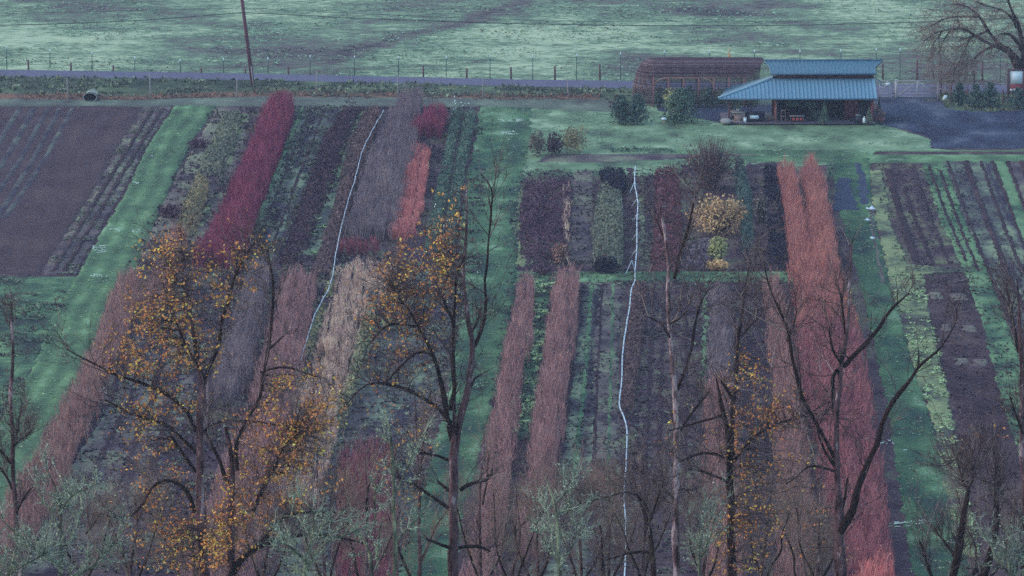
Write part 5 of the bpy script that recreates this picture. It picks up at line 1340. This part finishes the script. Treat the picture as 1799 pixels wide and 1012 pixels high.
def traced_tree(name, label, D, trunk, limbs, seed, bark=BK, twig=T_bk, twigs=(60, 4, 3), blobs=(), cat='tree', group=None, leafmat=L_orange, base_px=None, Ltw=(.5, 1.9), lsize=(.024, .08), ground=None, wtw=.011, up=.35, droop=0., lichen=0, liblobs=()):
    rng = np.random.default_rng(seed)
    m = D / F / cp * .90
    def world(pl, dd):
        n = len(pl); out = []; rr = []
        for k_, q in enumerate(pl):
            out.append(P(q[0], q[1], D + dd * (k_ / max(1, n - 1)) ** 1.2)); rr.append(q[2] * .5 * m)
        return out, rr
    tw, tr = world(trunk, 0)
    g0 = tw[0].copy()
    gzv = float(hill(g0[0], D)) - .1 if ground is None else ground
    if tw[0][2] > gzv + .3:
        tw = [np.array([g0[0] + rng.normal(0, .05), D, gzv])] + tw; tr = [tr[0] * 1.35] + tr
    g = np.array([tw[0][0], tw[0][1], gzv])
    root = empty(name, g, label, cat, group)
    O, r = smooth_path(tw, tr, seed=seed, wob=.04)
    V, Fq = tubes(O[None], r[None], 8)
    mesh_np('trunk', V, Fq, bark, parent=root, origin=g, smooth=True)
    paths = [(O, r)]
    for q, lb in enumerate(limbs):
        lw, lr = world(lb, rng.uniform(-2.0, 2.0))
        O2, r2 = smooth_path(lw, lr, seed=seed + q * 3 + 1, step=.3, wob=.10)
        V, Fq = tubes(O2[None], np.maximum(r2, .008)[None], 6)
        mesh_np('branch', V, Fq, bark if bark in (BKl, BKd) else BKd, parent=root, origin=g, smooth=True)
        paths.append((O2, r2))
    # first order twigs from all limbs, more towards the ends
    n1, n2, n3 = twigs
    allP = []; allR = []
    segs = []; wts = []
    for k_, (O_, r_) in enumerate(paths):
        for a in range(len(O_) - 1):
            py_ok = True
            segs.append((O_[a], O_[a + 1])); wts.append((1.0 / (r_[a] * 30 + .6)) * (.25 if k_ == 0 else 1))
    segs = np.array(segs); wts = np.array(wts); 
    vis = segs[:, 0, 2] > (P(900, 1080, D)[2])
    wts = wts * vis; wts /= wts.sum()
    pick = rng.choice(len(segs), n1, p=wts)
    S = segs[pick]
    L1, R1 = spawn(S, 1, Ltw, .75, up, rng, wtw * 2.0, lo=0., K=5, droop=droop)
    L2, R2 = spawn(L1, n2, (Ltw[0] * .4, Ltw[1] * .5), .6, up * .6, rng, wtw * 1.15, K=4, droop=droop)
    L3, R3 = spawn(L2, n3, (.12, .45), .7, up * .3, rng, wtw * .75, K=3, droop=droop)
    LV = []; LT = []
    for bi, (bx, by, rx, ry, nt2, nl) in enumerate(blobs):
        a = rng.random(nt2) * 2 * math.pi; q = np.sqrt(rng.random(nt2))
        tx_, ty_ = bx + 1.2 * rx * q * np.cos(a), by + 1.2 * ry * q * np.sin(a)
        Tp = np.array([P(x, y, D + rng.normal(0, .9)) for x, y in zip(tx_, ty_)])
        mid = (segs[:, 0] + segs[:, 1]) / 2
        dist = np.linalg.norm(Tp[:, None] - mid[None], axis=2) + np.where(mid[None, :, 2] > Tp[:, None, 2] + .3, 1.5, 0)
        src = mid[np.argmin(dist, axis=1)]
        far = np.linalg.norm(Tp - src, axis=1, keepdims=True)
        src = np.where(far > 2.2, Tp + (src - Tp) * 2.2 / far, src)
        ss = np.linspace(0, 1, 5)[None, :, None]
        Pc = src[:, None] * (1 - ss) + Tp[:, None] * ss + np.array([0, 0, 1.]) * (np.sin(ss * math.pi) * .12) + rng.normal(0, .06, (nt2, 5, 3)) * np.sin(ss * math.pi)
        Rc = np.linspace(wtw * 1.3, wtw * .45, 5)[None] * np.ones((nt2, 1))
        allP.append(Pc); allR.append(Rc)
        P2, R2_ = spawn(Pc, 3, (.2, .7), .8, .1, rng, wtw * .8, K=4)
        allP.append(P2); allR.append(R2_)
        nn = int(len(P2) * nl * .42)
        ii = rng.integers(0, len(P2), nn); jj = rng.integers(1, 4, nn)
        Cn = P2[ii, jj] + rng.normal(0, .045, (nn, 3))
        cl = vnoise(Cn[:, 0] * 2.2, Cn[:, 2] * 2.2, seed + bi)
        Cn = Cn[cl > .36]
        LV.append(Cn); LT.append(np.clip(.45 + .6 * (fbm(Cn[:, 0] * 1.1, Cn[:, 2] * 1.1, seed + bi, 2) - .5) + .22 * rng.standard_normal(len(Cn)), 0, 1))
    groups = [(L1, R1), (L2, R2), (L3, R3)] + list(zip(allP, allR))
    Vs = []; Fs = []; Ts = []; off = 0
    for Pt, Rd in groups:
        if len(Pt) == 0: continue
        V, Fq = tubes(Pt, Rd, 3); Vs.append(V); Fs.append(Fq + off); off += len(V)
        Ts.append(np.repeat(np.clip(rng.normal(.4, .25, len(Pt)), 0, 1), Pt.shape[1] * 3))
    tag(mesh_np('twigs', np.concatenate(Vs), np.concatenate(Fs), twig, parent=root, tone=np.concatenate(Ts), origin=g), kind='stuff')
    if LV:
        Cn = np.concatenate(LV); tn = np.concatenate(LT)
        V, Fq = leaf_quads(Cn, rng.uniform(*lsize, len(Cn)), rng)
        mesh_np('foliage', V, Fq, leafmat, parent=root, tone=np.repeat(tn, 4), origin=g)
    if lichen:
        src = L2.reshape(-1, 3); src = np.concatenate([src, L1.reshape(-1, 3)])
        k = rng.integers(0, len(src), lichen)
        Cn = src[k] + rng.normal(0, .04, (lichen, 3))
        V, Fq = leaf_quads(Cn, rng.uniform(.02, .055, lichen), rng)
        tag(mesh_np('lichen', V, Fq, L_lichen, parent=root, tone=np.repeat(np.clip(rng.normal(.55, .25, lichen), 0, 1), 4), origin=g), kind='stuff')
    return root

# T1 orange leaved tree, left
traced_tree('alder_tree', 'large half bare tree with orange leaves and drooping limbs at left', 196,
    [(362, 1100, 24), (358, 1012, 22), (354, 930, 20), (351, 860, 18), (352, 780, 16), (353, 720, 14), (356, 680, 12), (350, 640, 10), (338, 580, 8), (328, 520, 7), (321, 450, 5), (317, 400, 3)],
    [[(356, 690, 10), (362, 660, 9), (376, 625, 8), (388, 585, 7), (394, 545, 6), (404, 515, 5), (418, 480, 4), (445, 425, 3)],
     [(346, 760, 9), (330, 725, 8), (308, 702, 8), (280, 686, 7), (240, 668, 6), (200, 655, 5), (160, 637, 4), (117, 614, 2)],
     [(345, 800, 8), (322, 770, 7), (295, 745, 6), (262, 735, 5), (232, 728, 5), (205, 718, 5), (184, 703, 3)],
     [(345, 900, 9), (334, 868, 9), (318, 846, 8), (295, 838, 7), (280, 842, 6), (264, 862, 6), (255, 890, 5), (235, 908, 4), (205, 915, 3), (180, 904, 2)],
     [(352, 765, 7), (372, 742, 6), (395, 735, 5), (430, 740, 5), (455, 742, 4), (500, 748, 3)],
     [(348, 640, 6), (330, 610, 5), (318, 590, 5), (302, 560, 4), (288, 520, 3), (283, 485, 2)],
     [(345, 830, 8), (330, 805, 7), (312, 785, 6), (300, 768, 5)],
     [(328, 520, 5), (316, 490, 4), (296, 470, 3), (275, 440, 2)]],
    101, twigs=(110, 5, 3), blobs=[(290, 590, 60, 70, 120, 11), (245, 560, 40, 45, 60, 9), (300, 480, 50, 40, 60, 8), (290, 440, 45, 30, 40, 7), (400, 480, 45, 50, 60, 8), (430, 440, 30, 35, 40, 7), (360, 540, 40, 40, 40, 8), (260, 640, 60, 30, 70, 8), (300, 710, 50, 30, 50, 8), (250, 770, 55, 45, 60, 8), (290, 860, 50, 40, 40, 6), (280, 950, 50, 50, 80, 9), (340, 970, 60, 40, 80, 9), (360, 640, 30, 40, 30, 6)])
# T1b second trunk beside it
traced_tree('alder_tree', 'second orange leaved tree with dark forked trunk right of the large one', 192,
    [(405, 1100, 18), (403, 1012, 16), (405, 930, 15), (406, 870, 13), (406, 835, 12), (405, 790, 9), (398, 750, 7)],
    [[(402, 850, 9), (390, 830, 8), (380, 805, 7), (372, 780, 6), (362, 762, 5)],
     [(412, 825, 9), (414, 790, 8), (425, 760, 7), (440, 730, 7), (452, 700, 8), (462, 650, 7), (472, 615, 7), (478, 560, 6), (480, 510, 5), (474, 470, 4), (468, 440, 2)],
     [(462, 655, 5), (480, 645, 5), (500, 642, 5), (520, 650, 4), (545, 660, 3), (565, 662, 2)],
     [(474, 612, 5), (485, 605, 5), (496, 590, 4), (504, 582, 3)],
     [(404, 1000, 12), (420, 985, 12), (440, 968, 11), (462, 948, 10), (490, 918, 8), (515, 900, 6), (560, 898, 5), (590, 900, 3)],
     [(405, 1010, 10), (425, 985, 10), (450, 965, 8), (500, 945, 7), (555, 938, 6), (600, 945, 5), (640, 955, 3)],
     [(440, 900, 8), (470, 840, 7), (500, 790, 6), (520, 760, 5)]],
    102, twigs=(90, 5, 3), blobs=[(540, 740, 62, 50, 120, 10), (500, 790, 55, 50, 100, 10), (545, 700, 40, 40, 80, 10), (490, 850, 50, 40, 80, 9), (480, 900, 40, 40, 60, 8), (410, 880, 30, 50, 60, 8), (400, 950, 40, 50, 100, 10), (440, 770, 40, 40, 40, 7), (560, 790, 40, 40, 60, 9)])
# T2 centre tree
traced_tree('alder_tree', 'tall centre tree with upright fork and sparse orange leaves on its left', 200,
    [(798, 1100, 26), (797, 1012, 22), (797, 930, 19), (797, 860, 17), (798, 800, 17), (802, 760, 16), (818, 700, 13), (828, 650, 12), (830, 600, 10), (822, 560, 8), (815, 500, 7), (817, 440, 6), (822, 400, 5), (818, 330, 2)],
    [[(798, 775, 13), (790, 735, 11), (782, 700, 10), (776, 660, 8), (768, 628, 7), (752, 600, 6), (730, 570, 5), (715, 545, 4), (690, 505, 2)],
     [(796, 720, 9), (794, 690, 8), (796, 640, 7), (797, 600, 6), (790, 560, 5), (780, 520, 3)],
     [(828, 610, 8), (840, 590, 7), (848, 560, 6), (856, 530, 6), (852, 500, 5), (862, 460, 5), (860, 420, 4), (866, 370, 4), (868, 340, 3), (845, 305, 2)],
     [(790, 745, 9), (770, 720, 8), (748, 700, 7), (720, 685, 7), (700, 678, 7), (680, 676, 6), (645, 668, 4), (630, 690, 3), (600, 725, 2)],
     [(766, 630, 6), (755, 612, 5), (735, 615, 5), (722, 628, 4), (700, 652, 4), (680, 675, 3)],
     [(740, 575, 4), (700, 568, 5), (680, 566, 4), (662, 590, 3), (640, 610, 2)],
     [(805, 862, 9), (815, 850, 8), (832, 845, 7), (855, 843, 7), (872, 840, 6), (873, 832, 5), (866, 822, 3)],
     [(792, 862, 8), (780, 855, 7), (768, 845, 5)],
     [(792, 900, 8), (775, 885, 7), (755, 872, 6), (735, 855, 5), (710, 842, 4), (690, 835, 3)],
     [(790, 812, 7), (775, 797, 6), (755, 794, 5), (728, 798, 4)],
     [(800, 965, 8), (820, 955, 7), (840, 962, 6), (860, 970, 4)],
     [(793, 960, 8), (775, 955, 7), (750, 946, 4)],
     [(830, 585, 6), (838, 565, 5), (845, 540, 4)], [(820, 690, 5), (838, 660, 4), (862, 650, 2)],
     [(800, 760, 7), (797, 730, 6), (800, 640, 7), (797, 560, 5), (800, 500, 4), (812, 450, 3)]],
    103, twigs=(170, 5, 3), blobs=[(700, 480, 50, 60, 110, 8), (740, 520, 45, 60, 110, 8), (680, 540, 50, 50, 60, 6), (760, 460, 30, 60, 60, 7), (720, 600, 50, 40, 60, 6), (690, 640, 50, 30, 40, 4), (770, 420, 30, 40, 30, 6), (800, 360, 20, 30, 14, 6), (700, 720, 60, 40, 30, 4), (720, 800, 60, 60, 40, 4), (730, 900, 50, 50, 25, 3)])
# T3
BK3_ = bark_mat('pale_alder_bark', C(44, 38, 46), C(92, 80, 98, 1.3), C(132, 128, 152, 1.4), -.03)
traced_tree('alder_tree', 'slender pale grey forked tree right of the right white pipe', 203,
    [(1190, 1100, 16), (1189, 1012, 15), (1188, 930, 14), (1187, 850, 13), (1188, 790, 12), (1190, 740, 12), (1187, 690, 11), (1180, 640, 10), (1176, 580, 9), (1174, 530, 8), (1172, 490, 8), (1175, 470, 7), (1172, 430, 6), (1163, 390, 5), (1156, 345, 2)],
    [[(1190, 690, 7), (1198, 665, 6), (1206, 635, 6), (1215, 595, 6), (1222, 560, 5), (1234, 530, 4), (1246, 508, 2)],
     [(1180, 490, 7), (1190, 470, 6), (1203, 430, 6), (1208, 400, 6), (1214, 365, 5), (1220, 338, 2)],
     [(1178, 570, 5), (1190, 562, 5), (1210, 546, 3)], [(1178, 595, 5), (1165, 570, 4), (1150, 560, 4), (1135, 555, 2)],
     [(1187, 880, 6), (1165, 852, 5), (1150, 848, 4), (1130, 832, 3), (1105, 820, 2)],
     [(1190, 770, 7), (1205, 745, 6), (1225, 715, 5), (1245, 690, 3)],
     [(1190, 860, 4), (1205, 852, 4), (1218, 870, 2)], [(1172, 430, 4), (1160, 400, 3), (1148, 380, 2)]],
    104, bark=BK3_, twigs=(100, 5, 3), blobs=[(1150, 790, 30, 20, 8, 4)])
# T4
traced_tree('alder_tree', 'dark mossy tree with orange leaves along its right side', 198,
    [(1288, 1100, 20), (1286, 1012, 18), (1284, 930, 17), (1284, 860, 16), (1282, 800, 15), (1280, 760, 13), (1272, 725, 10), (1262, 690, 6), (1258, 665, 3)],
    [[(1282, 800, 10), (1288, 760, 10), (1290, 720, 9), (1289, 670, 8), (1292, 620, 7), (1297, 590, 7), (1304, 560, 5), (1310, 500, 3), (1314, 470, 2)],
     [(1276, 805, 8), (1262, 798, 7), (1240, 795, 6), (1220, 798, 5), (1198, 808, 4)],
     [(1290, 810, 7), (1310, 780, 6), (1340, 755, 6), (1370, 745, 5), (1400, 735, 4), (1430, 720, 2)],
     [(1284, 700, 7), (1275, 680, 6), (1264, 668, 3)], [(1278, 848, 6), (1262, 838, 5), (1240, 828, 4), (1210, 824, 2)],
     [(1300, 590, 4), (1320, 570, 3), (1345, 545, 2)],
     [(1268, 730, 6), (1255, 735, 5), (1235, 740, 5), (1200, 750, 3), (1175, 757, 2)]],
    105, bark=BKd, twigs=(110, 5, 3), blobs=[(1325, 690, 35, 60, 70, 7), (1340, 780, 45, 60, 80, 7), (1330, 880, 45, 60, 80, 7), (1300, 960, 40, 50, 60, 7), (1380, 740, 40, 40, 30, 5), (1215, 760, 40, 30, 12, 4), (1400, 860, 50, 60, 30, 3)])
# T5 right tree
traced_tree('alder_tree', 'large right tree with one long curved limb and a pale trunk', 195,
    [(1482, 1100, 28), (1478, 1012, 24), (1474, 960, 22), (1474, 910, 20), (1473, 850, 12), (1470, 800, 11), (1470, 740, 11), (1472, 690, 11), (1476, 650, 11), (1486, 610, 8), (1490, 570, 7), (1492, 530, 6), (1494, 480, 4), (1498, 425, 2)],
    [[(1480, 935, 17), (1492, 900, 15), (1506, 865, 14), (1522, 820, 13), (1536, 780, 11), (1550, 750, 10), (1562, 715, 9), (1580, 690, 9), (1604, 658, 7), (1614, 648, 6), (1635, 630, 5), (1655, 605, 3), (1682, 560, 2)],
     [(1478, 645, 9), (1496, 625, 9), (1520, 602, 8), (1540, 585, 8), (1556, 565, 7), (1570, 540, 6), (1586, 530, 5), (1600, 515, 2)],
     [(1610, 650, 5), (1612, 635, 5), (1610, 615, 2)],
     [(1470, 650, 8), (1464, 655, 8), (1468, 700, 8), (1470, 740, 7)],
     [(1478, 640, 5), (1466, 620, 5), (1460, 590, 3), (1456, 575, 2)],
     [(1466, 810, 9), (1450, 770, 7), (1432, 740, 6), (1412, 700, 8), (1400, 665, 8), (1390, 635, 7), (1386, 600, 6), (1376, 565, 5), (1362, 540, 4), (1345, 490, 3), (1340, 460, 2)],
     [(1386, 600, 4), (1392, 570, 3), (1397, 545, 2)],
     [(1468, 825, 8), (1450, 800, 6), (1440, 770, 5), (1436, 740, 3)],
     [(1466, 830, 6), (1440, 818, 5), (1420, 820, 4), (1400, 840, 3), (1380, 850, 2)],
     [(1482, 910, 6), (1480, 870, 5), (1482, 845, 5), (1488, 840, 3)],
     [(1488, 585, 4), (1482, 550, 4), (1477, 515, 2)]],
    106, twigs=(150, 5, 3), blobs=[(1390, 740, 40, 60, 14, 5), (1380, 900, 50, 60, 16, 5), (1480, 970, 30, 30, 8, 4), (1500, 560, 50, 40, 6, 3), (1600, 760, 50, 60, 3, 2)])
# T6 left edge tree
traced_tree('alder_tree', 'thin dark tree at the left edge over the green field', 204,
    [(48, 1100, 14), (38, 1012, 12), (30, 950, 11), (26, 900, 10), (23, 850, 9), (22, 800, 9), (24, 760, 8), (18, 700, 7), (22, 640, 6), (21, 600, 5), (20, 560, 3), (20, 530, 2)],
    [[(24, 770, 6), (34, 740, 5), (40, 720, 3)], [(22, 815, 6), (8, 795, 5), (-20, 770, 3)], [(22, 860, 6), (8, 830, 5), (-20, 800, 3)],
     [(28, 905, 5), (40, 870, 4), (60, 850, 2)], [(22, 790, 5), (35, 775, 4), (50, 762, 2)]],
    107, twigs=(120, 5, 3), wtw=.009, Ltw=(.4, 1.3), up=.7)
# T7 right edge
traced_tree('alder_tree', 'thin dark tree at the right edge of the picture', 202,
    [(1812, 1100, 18), (1808, 1012, 16), (1802, 900, 14), (1798, 800, 12), (1796, 700, 11), (1794, 640, 10), (1792, 600, 9), (1790, 560, 7), (1788, 520, 4), (1785, 490, 2)],
    [[(1794, 620, 7), (1784, 595, 7), (1780, 575, 5), (1774, 540, 3), (1770, 500, 2)], [(1796, 760, 6), (1786, 735, 5), (1775, 700, 3)], [(1797, 700, 4), (1815, 650, 3), (1830, 620, 2)]],
    108, bark=BK, twigs=(90, 5, 3), wtw=.009, up=.7)
# T8a, T8b bottom right
traced_tree('alder_tree', 'short stubby forked tree at the bottom right, left one', 186,
    [(1668, 1100, 20), (1672, 1012, 17), (1684, 970, 15), (1690, 930, 13), (1692, 905, 12), (1698, 870, 9), (1703, 850, 7)],
    [[(1675, 1000, 10), (1680, 960, 9), (1678, 945, 7)], [(1678, 985, 7), (1665, 960, 6), (1650, 945, 4), (1632, 920, 2)],
     [(1641, 1030, 8), (1636, 1000, 7), (1628, 970, 6), (1619, 950, 3)], [(1700, 860, 5), (1692, 850, 5), (1690, 835, 2)], [(1702, 852, 5), (1710, 848, 4), (1708, 820, 2)]],
    109, bark=BKd, twigs=(120, 5, 3), up=.8, Ltw=(.5, 1.6), wtw=.009)
traced_tree('alder_tree', 'short stubby forked tree at the bottom right, right one', 188,
    [(1722, 1100, 18), (1726, 1012, 16), (1738, 975, 14), (1746, 950, 13), (1755, 920, 11), (1758, 895, 8), (1752, 880, 6)],
    [[(1720, 1000, 9), (1712, 1010, 7)], [(1748, 930, 6), (1740, 915, 5), (1744, 890, 3), (1747, 830, 4), (1747, 800, 4), (1747, 790, 3), (1735, 782, 3), (1715, 785, 3), (1690, 800, 2), (1665, 820, 1)],
     [(1799, 1050, 9), (1795, 980, 8), (1798, 920, 5), (1792, 905, 3)]],
    110, bark=BKd, twigs=(120, 5, 3), up=.8, Ltw=(.5, 1.5), wtw=.009, blobs=[(1700, 780, 60, 60, 10, 2), (1760, 760, 40, 80, 8, 2)])
# T9 small middle
traced_tree('alder_tree', 'small bent tree left of the slender grey tree', 190,
    [(1155, 1100, 14), (1150, 1012, 12), (1146, 970, 10), (1142, 930, 9), (1136, 905, 7), (1125, 885, 5), (1118, 868, 3)],
    [[(1140, 920, 6), (1148, 890, 5), (1160, 865, 4), (1165, 850, 2)], [(1142, 970, 7), (1128, 968, 6), (1100, 968, 5), (1080, 980, 3), (1062, 985, 2)], [(1140, 910, 4), (1130, 870, 3), (1118, 860, 3), (1095, 865, 3), (1060, 878, 2), (1030, 882, 1)],
     [(1060, 1040, 10), (1056, 1000, 8), (1054, 975, 7), (1056, 945, 4), (1058, 920, 2)]],
    111, bark=BKd, twigs=(130, 5, 3), Ltw=(.4, 1.4), wtw=.008)
# lichened pale trees at the bottom
lt = [('pale green lichened shrubby tree at bottom left', 182, [(105, 1110, 10), (108, 1012, 8), (106, 930, 6), (104, 870, 4), (80, 820, 2)],
       [[(106, 940, 5), (85, 900, 4), (70, 860, 3), (60, 840, 2)], [(108, 980, 5), (140, 930, 4), (150, 880, 2)], [(105, 900, 4), (130, 870, 3), (165, 850, 2)], [(106, 1000, 6), (60, 960, 5), (20, 930, 3), (0, 905, 2)], [(108, 1020, 6), (160, 1000, 5), (190, 960, 3), (215, 930, 2)], [(104, 960, 4), (50, 950, 3), (20, 980, 2)]], 230, 7000, 112),
      ('pale lichened shrubby tree at bottom left corner edge', 180, [(10, 1110, 8), (12, 1030, 7), (20, 990, 5), (30, 960, 3)], [[(12, 1030, 5), (-10, 990, 4), (-20, 950, 2)], [(16, 1010, 5), (50, 985, 4), (80, 970, 2)]], 90, 2500, 113),
      ('pale green lichened branches of the low tree left of bottom centre', 184, [(545, 1110, 10), (540, 1030, 8), (535, 980, 6), (550, 950, 4), (558, 900, 3), (540, 880, 2)],
       [[(540, 990, 6), (510, 960, 5), (490, 950, 3), (466, 948, 2)], [(538, 1000, 5), (560, 960, 4), (600, 940, 4), (625, 940, 3), (635, 930, 2)], [(545, 960, 4), (530, 905, 4), (495, 908, 3)], [(558, 905, 3), (535, 880, 3), (520, 865, 2)], [(540, 1010, 5), (515, 990, 4), (500, 995, 2)], [(556, 930, 4), (580, 905, 3), (592, 922, 2)]], 120, 4200, 114),
      ('pair of upright pale green lichened stems left of the centre trunk', 186, [(690, 1110, 12), (692, 1012, 10), (694, 930, 8), (692, 860, 7), (688, 800, 6), (684, 750, 4), (676, 728, 2)],
       [[(660, 1080, 9), (656, 1012, 8), (658, 980, 7), (645, 950, 4), (630, 935, 3)], [(692, 870, 5), (712, 840, 4), (728, 800, 3), (742, 760, 2)], [(694, 950, 5), (725, 920, 4), (750, 890, 2)], [(662, 920, 4), (655, 880, 4), (658, 850, 3)], [(658, 985, 4), (665, 950, 4), (672, 910, 2)], [(692, 790, 3), (676, 770, 3), (672, 760, 2)], [(693, 900, 4), (680, 880, 3)]], 90, 4200, 115),
      ('pale green lichened bushy tree right of bottom centre', 183, [(985, 1110, 10), (984, 1012, 8), (982, 950, 6), (978, 900, 5), (970, 870, 3), (960, 840, 2)],
       [[(984, 1000, 5), (1005, 960, 4), (1012, 930, 2)], [(982, 990, 5), (955, 950, 4), (945, 930, 2)], [(980, 920, 4), (965, 895, 3), (950, 885, 2)], [(978, 905, 4), (1005, 890, 3), (1022, 900, 2)], [(978, 880, 4), (1002, 860, 3), (1010, 840, 2)]], 130, 4000, 116),
      ('faint pale lichened stems left of the dark mossy tree', 188, [(1228, 1110, 8), (1230, 1012, 6), (1228, 930, 4), (1225, 900, 2)], [[(1230, 960, 4), (1240, 920, 3), (1237, 890, 2)], [(1230, 980, 4), (1250, 940, 3), (1256, 910, 2)]], 60, 1500, 118),
      ('grey green lichened shrub at the bottom right edge', 183, [(1780, 1110, 9), (1776, 1020, 7), (1772, 980, 4), (1765, 950, 2)], [[(1775, 1010, 5), (1745, 970, 4), (1735, 940, 2)], [(1778, 1020, 5), (1796, 980, 4), (1799, 930, 2)]], 110, 2500, 119)]
for lab, D, tr, lb, n1, lich, sd in lt:
    traced_tree('lichened_tree', lab, D, tr, lb, sd, bark=BKl, twig=T_li, twigs=(int(n1 * .45), 4, 3), Ltw=(.3, 1.0), wtw=.0125, lichen=int(lich * .35), group='pale lichened trees along the bottom')
# fine grey brown saplings filling the slope behind
sap = [(150, 860, 8), (235, 840, 8), (330, 880, 8), (470, 880, 8), (575, 850, 9), (640, 800, 9), (730, 700, 10), (850, 760, 9), (905, 860, 8), (945, 830, 8), (1020, 820, 8), (1070, 830, 8), (1130, 800, 8), (1240, 860, 8), (1345, 830, 8), (1410, 870, 8), (1440, 900, 8), (1730, 880, 8)]
names = ['left of the large orange tree', 'between the left edge and the large orange tree', 'under the drooping limb at left', 'between the two orange trees', 'right of the orange leaf mass', 'left of the wine red hedge', 'left of the centre trunk', 'just right of the centre trunk', 'over the narrower rose hedge', 'over the wider rose hedge', 'over the green middle bed', 'at the right white pipe', 'between the white pipe and the slender grey tree', 'left of the dark mossy tree', 'in the orange leaves of the mossy tree', 'over the rust hedge', 'left of the large right tree', 'between the stubby trees']
for q, (x, y, wpx) in enumerate(sap):
    rg = random.Random(q)
    j = lambda a: a + rg.uniform(-12, 12)
    traced_tree('bare_sapling', 'thin grey brown twiggy sapling ' + names[q], 206 + (q % 4) * 3,
        [(x, 1110, wpx), (j(x), 1012, wpx * .8), (j(x), (y + 1012) / 2, wpx * .55), (x, y, 2)],
        [[(x, 1040, wpx * .7), (j(x - 30), 960, wpx * .5), (j(x - 45), 900 - q % 3 * 20, 2)], [(x, 1030, wpx * .7), (j(x + 30), 970, wpx * .5), (j(x + 48), 900, 2)], [(x, (y + 1012) / 2, wpx * .5), (j(x + 22), y + 40, 2)]],
        200 + q, bark=BK, twig=T_gr, twigs=(95, 5, 3), Ltw=(.5, 1.8), wtw=.007, up=.7, group='bare saplings on the lower slope')
# big old tree at the right, by the road
gt = G(1797, 172, 0)
traced_tree('old_oak_tree', 'big old bare tree with spreading twisted limbs at the upper right edge', gt[1],
    [(1799, 172, 27), (1797, 150, 24), (1794, 130, 22), (1788, 112, 18), (1778, 95, 14), (1768, 86, 12)],
    [[(1772, 88, 10), (1758, 80, 9), (1746, 66, 7), (1733, 52, 6), (1730, 42, 6), (1722, 30, 5), (1712, 20, 5), (1700, 12, 4), (1690, 8, 4), (1675, 8, 2)],
     [(1768, 88, 10), (1755, 84, 8), (1742, 80, 7), (1732, 74, 6), (1722, 68, 6), (1714, 62, 6), (1702, 55, 5), (1690, 50, 4), (1672, 50, 4), (1655, 54, 3), (1640, 60, 2), (1620, 72, 1)],
     [(1745, 82, 6), (1738, 84, 6), (1725, 90, 5), (1718, 97, 4), (1711, 104, 3)],
     [(1738, 52, 5), (1728, 58, 5), (1716, 62, 5), (1705, 66, 4), (1690, 68, 2)],
     [(1720, 30, 4), (1706, 29, 4), (1690, 29, 4), (1670, 30, 3), (1650, 36, 2), (1630, 50, 1)],
     [(1798, 120, 14), (1799, 90, 12), (1796, 70, 10), (1790, 40, 8), (1780, 28, 6), (1775, 10, 5), (1768, -10, 4), (1760, -30, 3)],
     [(1796, 90, 9), (1785, 72, 8), (1775, 62, 6), (1768, 58, 5), (1758, 60, 3)],
     [(1788, 50, 5), (1776, 32, 4), (1764, 18, 4), (1748, 14, 3), (1725, 8, 2), (1715, 3, 2)],
     [(1705, 68, 4), (1700, 80, 3), (1692, 95, 2), (1683, 115, 1.5), (1670, 128, 1)],
     [(1672, 50, 3), (1664, 62, 3), (1655, 75, 2), (1648, 95, 1.5)],
     [(1690, 50, 3), (1680, 35, 2), (1684, 22, 1)], [(1799, 110, 12), (1812, 70, 10), (1830, 30, 7), (1850, -10, 4)], [(1812, 75, 7), (1835, 60, 6), (1870, 50, 3)],
     [(1655, 54, 2), (1640, 75, 2), (1634, 95, 1)], [(1702, 100, 2), (1697, 118, 1.5), (1678, 126, 1)]],
    130, bark=BKd, twig=T_gr, twigs=(330, 6, 4), Ltw=(1.0, 3.6), wtw=.016, ground=0.0, up=-.15, droop=.35)
print('objects', len(bpy.data.objects), 'tris', sum(len(m.loops) - 2 * len(m.polygons) for m in bpy.data.meshes))
